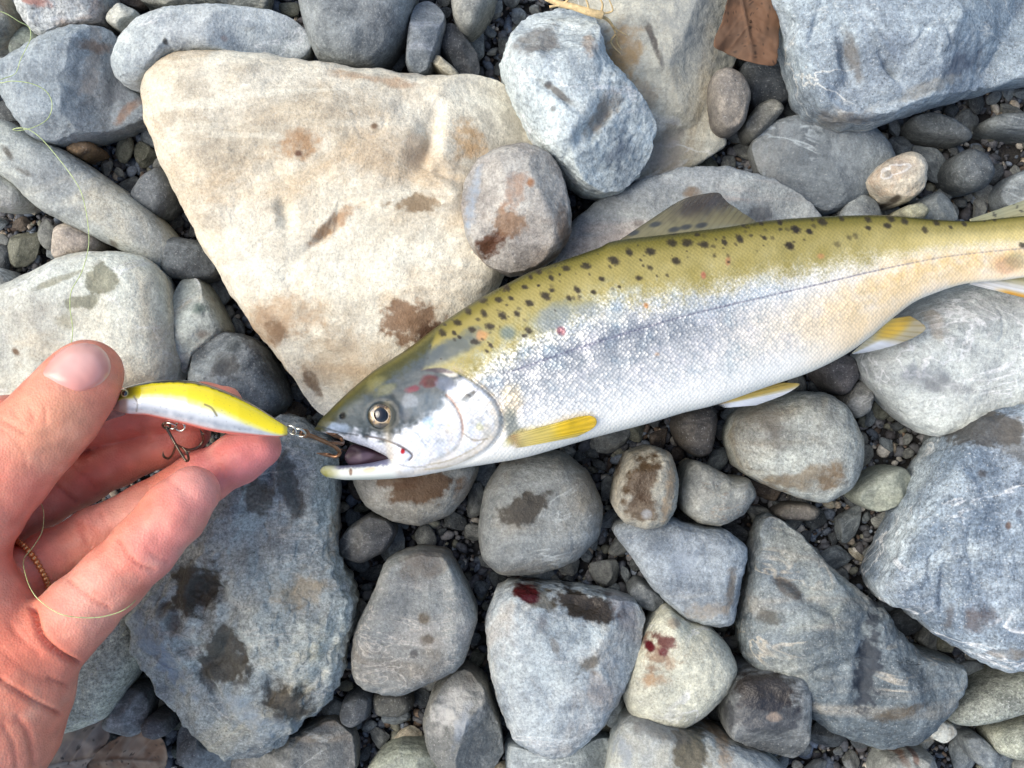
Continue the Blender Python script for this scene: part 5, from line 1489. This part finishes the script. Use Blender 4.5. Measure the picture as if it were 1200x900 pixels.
for (x, y, rx, ry, zmn, zmx, col, st) in [(235, 575, 44, 40, 76, 200, (244, 160, 150), 0.7), (228, 565, 26, 20, 76, 200, (246, 178, 164), 0.4), (280, 540, 70, 40, 40, 76, (236, 142, 140), 0.8), (200, 505, 60, 30, 40, 70, (206, 110, 96), 0.7), (120, 550, 90, 40, 40, 72, (222, 128, 104), 0.6),  # darker reds on the lower fingers paint in their shade
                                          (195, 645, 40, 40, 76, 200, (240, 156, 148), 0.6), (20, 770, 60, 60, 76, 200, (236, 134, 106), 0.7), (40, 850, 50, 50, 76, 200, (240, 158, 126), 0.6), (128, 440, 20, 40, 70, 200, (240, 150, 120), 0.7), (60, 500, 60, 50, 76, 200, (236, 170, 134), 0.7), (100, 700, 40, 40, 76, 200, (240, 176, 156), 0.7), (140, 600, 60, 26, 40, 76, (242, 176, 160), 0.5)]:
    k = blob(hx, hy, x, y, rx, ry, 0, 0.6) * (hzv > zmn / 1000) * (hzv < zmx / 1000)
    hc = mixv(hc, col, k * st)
hc = mixv(hc, (196, 96, 76), np.clip(cr_col, 0, 1) * (0.35 + 0.25 * nz1))
hc = mixv(hc, (212, 104, 84), np.clip(fbm(HV / 0.009, 2, 19) - 0.1, 0, 1) * 0.35)
hc = mixv(hc, (244, 196, 170), np.clip(fbm(HV / 0.007, 2, 23) - 0.15, 0, 1) * 0.45)
hc = hc * (1 + 0.06 * nz2 + 0.04 * nz1)[:, None]
m, nt, bs = new_mat('skin')
at = nt.nodes.new('ShaderNodeAttribute')
at.attribute_name = 'Col'
nt.links.new(at.outputs['Color'], bs.inputs['Base Color'])
tc = nt.nodes.new('ShaderNodeTexCoord').outputs['Object']
bs.inputs['Roughness'].default_value = 0.45
bs.inputs['Specular IOR Level'].default_value = 0.3
bs.inputs['Subsurface Weight'].default_value = 0.25
bs.inputs['Subsurface Radius'].default_value = (1.0, 0.28, 0.14)
bs.inputs['Subsurface Scale'].default_value = 0.0018
vo = nt.nodes.new('ShaderNodeTexVoronoi')
vo.inputs['Scale'].default_value = 1500.0
nt.links.new(tc, vo.inputs['Vector'])
bump_n(nt, math_n(nt, 'ADD', vo.outputs['Distance'], math_n(nt, 'MULTIPLY', noise_n(nt, tc, 500.0, 4.0), 1.2)), 0.3, 0.00035, bs)
hand = empty('hand', P(-20, 760, 0.075))
tag(hand, 'bare left hand with palm up, pinching the yellow lure', 'hand')
mesh_obj('skin', HV, HF, m, hand, cols=np.clip(lin(hc) / K, 0, 0.86), loc=hand.location)
hand_bvh = BVHTree.FromPolygons(HV.tolist(), HF.tolist())
# thumb nail
nail_out = catmull([(47, 438), (58, 420), (74, 405), (92, 396), (106, 394), (120, 403), (131, 420), (132, 436), (122, 450), (106, 458), (90, 461), (72, 454), (57, 446)], 6)
na = len(nail_out)
rr = np.concatenate((np.linspace(0.03, 0.9, 14), [0.96, 1.0]))
cn = np.array((92.0, 427.0))
nv_, nc_ = [], []
nail_s = []
for q in nail_out:      # keep the plate on the thumb
    s_ = 1.0
    while s_ > 0.5:
        x, y = cn + (q - cn) * s_
        h_ = cast(hand_bvh, x, y)
        if h_ and h_.z > 0.0885:
            break
        s_ -= 0.02
    nail_s.append(s_)
nail_s = np.array(nail_s)
nail_s = np.minimum(nail_s, (np.roll(nail_s, 1) + np.roll(nail_s, -1) + np.roll(nail_s, 2) + np.roll(nail_s, -2)) / 4)
nail_out = cn + (nail_out - cn) * nail_s[:, None]
for r in rr:
    for q in nail_out:
        x, y = cn + (q - cn) * r
        h_ = cast(hand_bvh, x, y)
        zz = (h_.z if h_ else 0.09)
        nv_.append((x, y, zz + 0.0011 * (1 - r ** 8) - 0.0009 * r ** 8))
        nc_.append((x, y, r))
nv_ = np.array(nv_)
NVt = PA(nv_[:, 0], nv_[:, 1], nv_[:, 2])
nf = [[i * na + j, i * na + (j + 1) % na, (i + 1) * na + (j + 1) % na, (i + 1) * na + j] for i in range(len(rr) - 1) for j in range(na)]
nf.append([j for j in range(na)][::-1])
NVb = NVt.copy()
NVb[:, 2] -= 0.0006
nn = len(NVt)
nf += [[k + nn for k in q][::-1] for q in nf]
nf += [[(len(rr) - 1) * na + j, nn + (len(rr) - 1) * na + j, nn + (len(rr) - 1) * na + (j + 1) % na, (len(rr) - 1) * na + (j + 1) % na][::-1] for j in range(na)]
x, y = nv_[:, 0], nv_[:, 1]
ncol = np.zeros((nn, 3)) + np.array((236, 160, 146.))
ncol = mixv(ncol, (244, 188, 176), blob(x, y, 88, 420, 30, 22, 30, 0.7))
ncol = mixv(ncol, (246, 214, 204), ss(12, 2, np.abs((x - 70) * 0.55 + (y - 452) * -0.83 + 6)) * 0.5)
ncol = mixv(ncol, (246, 226, 196), ss(0.86, 0.95, np.array(nc_)[:, 2]) * ss(104, 116, x) * 0.8)
NAIL_MAT = glossy('nail_keratin', 0.25, 0.2)
nail = mesh_obj('thumb_nail', np.concatenate((NVt, NVb)), nf, NAIL_MAT, hand, cols=np.clip(lin(np.concatenate((ncol, ncol))) / K, 0, 0.86), loc=hand.location)
nail['label'] = 'short pink thumb nail'


# ---------------------------------------------------------------- tubes
def tube(path, r, na=10, taper=None, closed=False):
    p = np.asarray(path, float)
    n = len(p)
    tg = np.gradient(p, axis=0) if not closed else (np.roll(p, -1, 0) - np.roll(p, 1, 0))
    tg /= np.linalg.norm(tg, axis=1)[:, None] + 1e-12
    ref = np.array((0, 0, 1.0))
    V = []
    u = np.cross(tg[0], ref)
    if np.linalg.norm(u) < 1e-3:
        u = np.cross(tg[0], (1, 0, 0))
    u /= np.linalg.norm(u)
    for i in range(n):
        u = u - tg[i] * (u @ tg[i])
        u /= np.linalg.norm(u) + 1e-12
        w = np.cross(tg[i], u)
        ri = r if taper is None else r * taper[i]
        for k in range(na):
            a = 2 * math.pi * k / na
            V.append(p[i] + ri * (math.cos(a) * u + math.sin(a) * w))
    f = []
    for i in range(n if closed else n - 1):
        i2 = (i + 1) % n
        for k in range(na):
            f.append([i * na + k, i * na + (k + 1) % na, i2 * na + (k + 1) % na, i2 * na + k])
    if not closed:
        f.append(list(range(na))[::-1])
        f.append([(n - 1) * na + k for k in range(na)])
    return np.array(V), f


def join(parts):
    Vs, Fs, o_ = [], [], 0
    for V, f in parts:
        Vs.append(V)
        Fs += [[k + o_ for k in q] for q in f]
        o_ += len(V)
    return np.concatenate(Vs), Fs


def plain(name, col, rough, metal=0.0, coat=0.0, trans=0.0, alb_lin=None):
    m, nt, bs = new_mat(name)
    tc = nt.nodes.new('ShaderNodeTexCoord').outputs['Object']
    n = noise_n(nt, tc, 700.0, 4.0, 0.6)
    c = C4(col)
    nt.links.new(mixc(nt, mapr(nt, n, 0.3, 0.7), tuple(v * 0.7 for v in c[:3]) + (1,), tuple(min(v * 1.15, 0.9) for v in c[:3]) + (1,)), bs.inputs['Base Color'])
    bs.inputs['Roughness'].default_value = rough
    bs.inputs['Metallic'].default_value = metal
    bs.inputs['Coat Weight'].default_value = coat
    bs.inputs['Transmission Weight'].default_value = trans
    return m


def path3(pts, n=8):
    """pts (px,py,z mm) -> smooth world path"""
    q = np.array([P(x, y, z / 1000) for x, y, z in pts])
    return catmull(q, n, closed=False)


# ---------------------------------------------------------------- lure
LZ = 0.080
lure = empty('fishing_lure', P(240, 480, 0.074))
tag(lure, 'yellow and silver minnow lure held between thumb and fingers, hooked to the fish', 'lure')
lu = itp([(130, 474), (136, 463), (146, 454.5), (167, 448.5), (190, 445.5), (218, 445.5), (241, 450), (269, 460), (297, 474), (325, 492), (337, 500)])
ll = itp([(130, 476), (136, 482), (146, 484.5), (162, 486), (178, 488.5), (213, 497), (251, 506), (293, 510.5), (325, 512), (337, 510)])
xs = np.concatenate((np.linspace(130, 146, 30), np.linspace(147, 337, 200)))
lzc = lambda x: np.interp(x, [130, 160, 250, 337], [0.0795, 0.080, 0.0800, 0.0775])
lhz = lambda x: np.interp(x, [130, 140, 165, 220, 280, 320, 337], [0.0006, 0.003, 0.0046, 0.0050, 0.0040, 0.0024, 0.0016])
LX, LY, LZz, LS = loft(xs, lu, ll, lzc, lhz, 90, 30)
v = (LY - lu(LX)) / (ll(LX) - lu(LX))
n2 = pn2(LX, LY, 8, 5, 3)
n4 = pn2(LX, LY, 3, 6, 2)
c = np.zeros(LX.shape + (3,)) + np.array((222, 226, 228.))
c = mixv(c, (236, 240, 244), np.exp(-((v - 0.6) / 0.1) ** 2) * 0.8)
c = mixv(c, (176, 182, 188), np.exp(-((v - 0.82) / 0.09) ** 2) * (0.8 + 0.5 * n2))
yb = np.interp(LX, [146, 200, 260, 310, 337], [0.40, 0.40, 0.50, 0.72, 0.9])
c = mixv(c, (252, 228, 12), ss(0.10, -0.10, v - yb + 0.04 * n2))
c = mixv(c, (250, 240, 120), np.exp(-((v - yb) / 0.08) ** 2) * 0.6)
c = mixv(c, (40, 40, 22), ss(0.09, 0.03, v + 0.02 * n2))
c = mixv(c, (120, 114, 20), ss(170, 150, LX) * ss(0.5, 0.3, v))
c = mixv(c, (236, 120, 104), ss(0.90, 0.985, v) * ss(150, 175, LX))
c = mixv(c, (176, 150, 132), ss(152, 146, LX) * ss(0.35, 0.5, v))
c = mixv(c, (120, 110, 60), (1 - ss(0.6, 1.8, seg_dist(LX, LY, catmull([(240, 474), (248, 478), (254, 487)], 6, closed=False)))) * 0.7)
c = mixv(c, (126, 126, 120), (1 - ss(0.5, 1.6, seg_dist(LX, LY, catmull([(157, 465), (161, 472), (160, 482)], 5, closed=False)))) * 0.7)
c = mixv(c, (150, 140, 60), ss(330, 335, LX) * 0.7)
c = mixv(c, (110, 110, 110), (n4 > 0.62) * 0.25)
LMAT = glossy('lacquer', 0.18, 0.8)
mesh_obj('body', PA(LX, LY, LZz).reshape(-1, 3), grid_faces(*LX.shape), LMAT, lure, cols=np.clip(lin(c.reshape(-1, 3)) / K, 0, 0.86), loc=lure.location)
le = dome('eye', 146, 461, 0.0826, 5, 5, 0.0012, lambda R_, A_: mixv(np.zeros(R_.shape + (3,)) + np.array((206, 190, 120.)), (12, 12, 12), ss(0.68, 0.6, R_)), EYE_MAT, lure, 10, 28)
BILL = plain('clear_plastic', (226, 214, 200), 0.08, 0, 0.5, 0.6)
bp = catmull([(146, 478), (138, 475), (124, 478), (116, 486), (120, 494), (134, 490), (146, 486)], 5)
bt = PA(bp[:, 0], bp[:, 1], 0.0765 + 0.00006 * (bp[:, 0] - 116))
bl = bt.copy()
bl[:, 2] -= 0.0008
nb_ = len(bp)
mesh_obj('diving_lip', np.concatenate((bt, bl)), [list(range(nb_)), [nb_ + k for k in range(nb_)][::-1]] + [[k, nb_ + k, nb_ + (k + 1) % nb_, (k + 1) % nb_] for k in range(nb_)], BILL, lure, smooth=False, loc=lure.location)
STEEL = plain('steel_wire', (226, 222, 206), 0.22, 1.0)
BRONZE = plain('bronze_hook', (150, 112, 84), 0.32, 0.9)
DARKH = plain('dark_hook', (116, 104, 90), 0.3, 0.9)


def ring_path(c, ax1, ax2, n=28):
    a = np.linspace(0, 2 * math.pi, n, endpoint=False)
    return c + np.cos(a)[:, None] * ax1 + np.sin(a)[:, None] * ax2


sc_ = (CZ - 0.078) / F


def split_ring(px, py, z, rx, ry, rot):
    a = math.radians(rot)
    c_ = P(px, py, z)
    a1 = np.array((math.cos(a), math.sin(a), 0.0)) * rx * sc_
    rr_ = max(rx, ry) * sc_
    a2 = np.array((-math.sin(a), math.cos(a), 0.0)) * ry * sc_ + np.array((0, 0, 1.0)) * math.sqrt(max(rr_ ** 2 - (ry * sc_) ** 2, 0)) * 0.8
    V, f = tube(ring_path(c_, a1, a2), 0.00034, 8, closed=True)
    return mesh_obj('split_ring', V, f, STEEL, lure, loc=lure.location)


split_ring(342, 504, 0.0775, 6, 4.5, -35)
split_ring(351, 507, 0.0768, 7.5, 4.5, -15)
split_ring(200, 499, 0.0775, 7, 3.5, -10)
split_ring(211, 500, 0.0770, 5.5, 5, 0)


def hook(name, eye_pt, shank, prongs, mat, label, r=0.0005):
    parts = [tube(ring_path(P(*eye_pt[:2], eye_pt[2] / 1000), np.array((1, 0, 0)) * 0.0011, np.array((0, 0.8, 0.6)) * 0.0011, 18), r * 0.9, 8, closed=True), tube(path3(shank), r * 1.15, 8)]
    for pr in prongs:
        p_ = path3(pr)
        tp = np.ones(len(p_))
        tp[-8:] = np.linspace(1, 0.15, 8)
        parts.append(tube(p_, r, 8, tp))
        q_ = p_[-7]
        d_ = p_[-7] - p_[-1]
        d_ /= np.linalg.norm(d_)
        parts.append(tube(np.array([q_, q_ + d_ * 0.0007 + np.array((0.0004, 0.0003, 0.0004)), q_ + d_ * 0.0014 + np.array((0.0008, 0.0006, 0.0008))]), r * 0.6, 6, [1, 0.7, 0.2]))
    V, f = join(parts)
    o = mesh_obj(name, V, f, mat, lure, loc=lure.location)
    o['label'] = label
    return o


hook('treble_hook', (357, 508, 76), [(359, 509, 76), (370, 513, 74), (384, 519, 71)],
     [[(384, 519, 71), (393, 524, 69), (398, 530, 67), (394, 535, 66), (383, 533, 66), (371, 531, 67)], [(384, 519, 71), (395, 519, 66), (401, 520, 62), (400, 514, 60), (392, 510, 61), (382, 507, 62)], [(384, 519, 71), (392, 523, 64), (397, 528, 58), (396, 527, 54), (390, 523, 54)]],
     BRONZE, 'bronze treble hook caught in the fish mouth', 0.00058)
hook('treble_hook', (195, 499, 77), [(195, 501, 77), (201, 512, 76), (206, 521, 76)],
     [[(206, 521, 76), (212, 531, 76), (218, 540, 76), (221, 538, 77), (219, 530, 78), (213, 523, 78)], [(206, 521, 76), (203, 531, 73), (198, 537, 70), (192, 535, 68), (191, 529, 68)], [(206, 521, 76), (220, 527, 72), (232, 524, 70), (238, 516, 70), (237, 509, 72), (234, 503, 73)]],
     DARKH, 'dark treble hook hanging below the lure belly', 0.00038)

# ---------------------------------------------------------------- gold ring on the ring finger
GOLD = plain('gold', (246, 186, 124), 0.22, 0.7)
rc = P(37, 666, 0.0722)
fd = P(60, 654, 0.070) - P(20, 678, 0.074)
fd = fd + np.array((0, 0, -0.0035))
fd /= np.linalg.norm(fd)
e1 = np.cross(fd, (0, 0, 1.0))
e1 /= np.linalg.norm(e1)
e2 = np.cross(e1, fd)
RR = 33.5 * (CZ - 0.072) / F + 0.0006
parts = [tube(ring_path(rc, e1 * RR, e2 * RR, 60), 0.00055, 8, closed=True)]
for k in range(40):
    a = 2 * math.pi * k / 40
    cpt = rc + RR * (math.cos(a) * e1 + math.sin(a) * e2)
    parts.append((cpt + IV1 * 0.00095, IF1.tolist()))
V, f = join(parts)
gold = mesh_obj('finger_ring', V, f, GOLD, loc=rc - np.array((0, 0, RR)))
tag(gold, 'thin beaded rose gold ring worn at the base of a finger', 'ring')

# ---------------------------------------------------------------- fishing line
LINE = plain('green_monofilament', (206, 224, 150), 0.25, 0, 0.3)
lp = [(-20, 8, 52), (5, 15, 50), (22, 25, 48), (34, 32, 46), (36, 44, 47), (30, 58, 48), (24, 70, 48), (18, 86, 48), (4, 92, 50), (-6, 96, 52), (2, 97, 54), (15, 95, 54), (37, 98, 53), (54, 107, 51), (61, 122, 50), (56, 139, 50), (40, 149, 51), (22, 153, 52), (15, 152, 53), (22, 150, 54), (34, 152, 54), (50, 164, 53), (72, 190, 52),
      (88, 212, 52), (96, 228, 53), (102, 255, 55), (104, 287, 57), (96, 318, 59), (84, 340, 60), (82, 360, 62), (85, 392, 66), (75, 430, 70), (55, 470, 73), (40, 520, 72), (36, 555, 73), (41, 577, 74), (50, 595, 77), (51, 612, 79), (48, 626, 81), (38, 642, 83), (28, 655, 85), (29, 670, 92), (36, 690, 97), (48, 705, 99), (72, 720, 101), (103, 724, 100), (128, 721, 98.5), (148, 713, 97), (160, 700, 88), (150, 690, 80)]
V, f = tube(path3(lp, 8), 0.00013, 6)
ln_o = mesh_obj('fishing_line', V, f, LINE, loc=P(85, 392, 0.05))
tag(ln_o, 'thin pale green fishing line looping over the stones into the hand', 'fishing line')

# ---------------------------------------------------------------- dead leaves and straw
def leaf(name, label, pts, z, c1, c2, rib, curl, seed, thick=0.0005, tilt=0.0):
    out = catmull(pts, 8)
    A_, cc = area_centroid(out)
    na_ = len(out)
    rr_ = np.linspace(0.02, 1, 26)
    X = cc[0] + (out[None, :, 0] - cc[0]) * rr_[:, None]
    Y = cc[1] + (out[None, :, 1] - cc[1]) * rr_[:, None]
    X = X + 1.2 * pn2(X, Y, 6, seed, 2) * (rr_[:, None] ** 4)
    Zl = z / 1000 + curl / 1000 * (rr_[:, None] ** 2) * pn2(X, Y, 45, seed, 2) * 2 + 0.0005 * pn2(X, Y, 14, seed + 2, 2) + tilt * (Y - cc[1]) / 1000
    rb = catmull(rib, 6, closed=False)
    d = seg_dist(X, Y, rb)
    Zl = Zl + 0.0007 * np.exp(-(d / 2.0) ** 2)
    dr = rb[-1] - rb[0]
    dr = dr / np.hypot(*dr)
    along = (X - rb[0, 0]) * dr[0] + (Y - rb[0, 1]) * dr[1]
    side = np.cos((along - d * 0.9) * 2 * math.pi / 17)
    Zl = Zl + 0.00016 * np.clip(side, 0, 1) ** 4
    n_ = pn2(X, Y, 26, seed + 4, 4)
    c = np.zeros(X.shape + (3,)) + np.array(c1, float)
    c = mixv(c, c2, ss(-0.2, 0.35, n_))
    c = mixv(c, tuple(0.72 * k for k in c1), np.exp(-(d / 1.6) ** 2) * 0.7)
    c = mixv(c, tuple(min(255, 1.1 * k) for k in c1), np.clip(side, 0, 1) ** 6 * 0.35)
    c = mixv(c, tuple(0.45 * k for k in c1), (pn2(X, Y, 5, seed + 7, 2) > 0.62) * 0.8)
    Vt = PA(X, Y, Zl).reshape(-1, 3)
    Vb = PA(X, Y, Zl - thick).reshape(-1, 3)
    n = len(Vt)
    nr = len(rr_)
    f = [[i * na_ + j, i * na_ + (j + 1) % na_, (i + 1) * na_ + (j + 1) % na_, (i + 1) * na_ + j] for i in range(nr - 1) for j in range(na_)]
    f.append(list(range(na_)))
    f += [[k + n for k in q][::-1] for q in f]
    f += [[(nr - 1) * na_ + j, (nr - 1) * na_ + (j + 1) % na_, n + (nr - 1) * na_ + (j + 1) % na_, n + (nr - 1) * na_ + j] for j in range(na_)]
    cl = np.clip(lin(c.reshape(-1, 3)) / K, 0, 0.86)
    o = mesh_obj(name, np.concatenate((Vt, Vb)), f, LEAF, cols=np.concatenate((cl, cl)), loc=P(cc[0], cc[1], z / 1000))
    tag(o, label, 'leaf')
    return o


LEAF = glossy('dry_leaf', 0.7, 0.0, 0.0, 0.3)
leaf('dead_leaf', 'pale grey brown dead leaf under the heel of the hand', [(40, 915), (58, 880), (74, 860), (100, 848), (123, 838), (128, 866), (112, 884), (100, 900), (80, 940), (44, 945)], 16, (176, 162, 146), (146, 132, 118), [(50, 897), (78, 893), (106, 889)], 2.5, 31)
leaf('dead_leaf', 'brown blotched dead leaf beside the pale grey brown leaf', [(102, 896), (120, 876), (150, 858), (176, 853), (191, 868), (196, 890), (184, 914), (150, 935), (112, 925)], 17, (168, 146, 122), (138, 110, 86), [(104, 895), (140, 890), (190, 893)], 2.5, 41)
leaf('brown_leaf', 'stiff dark brown leaf lying on the pale tan grey boulder', [(836, 52), (845, 28), (853, 0), (862, -25), (905, -25), (913, 20), (912, 55), (909, 75), (893, 76), (866, 69), (850, 62)], 36, (112, 82, 60), (96, 72, 54), [(866, -20), (876, 30), (884, 72)], 2.0, 51, tilt=0.02)
STRAW = plain('dry_straw', (222, 194, 142), 0.7)
sp_ = [(tube(path3([(640, -2, 40), (655, 4, 42), (672, 8, 44), (690, 14, 45), (706, 18, 44)], 8), 0.0011, 8, np.linspace(0.8, 1.3, 33)))]
for k, q in enumerate([[(644, 8, 42), (660, 6, 43), (676, 9, 44)], [(700, 17, 44), (714, 26, 40), (721, 38, 36), (724, 52, 33), (730, 60, 32)], [(704, 16, 44), (706, 4, 46), (698, -8, 48)], [(702, 18, 44), (712, 22, 42), (722, 34, 38), (736, 42, 35)], [(690, 13, 45), (688, 2, 47), (680, -10, 48)], [(722, 40, 36), (716, 50, 34), (728, 64, 32)], [(706, 16, 44), (718, 12, 44), (712, -4, 46)], [(660, 5, 43), (668, -4, 45), (664, -12, 46)]]):
    pq = path3(q, 6)
    sp_.append(tube(pq, 0.00045, 6, np.linspace(1, 0.4, len(pq))))
V, f = join(sp_)
straw = mesh_obj('straw_stalk', V, f, STRAW, loc=P(690, 14, 0.03))
tag(straw, 'broken dry straw stalk with frayed rootlets on the mottled boulder', 'straw')
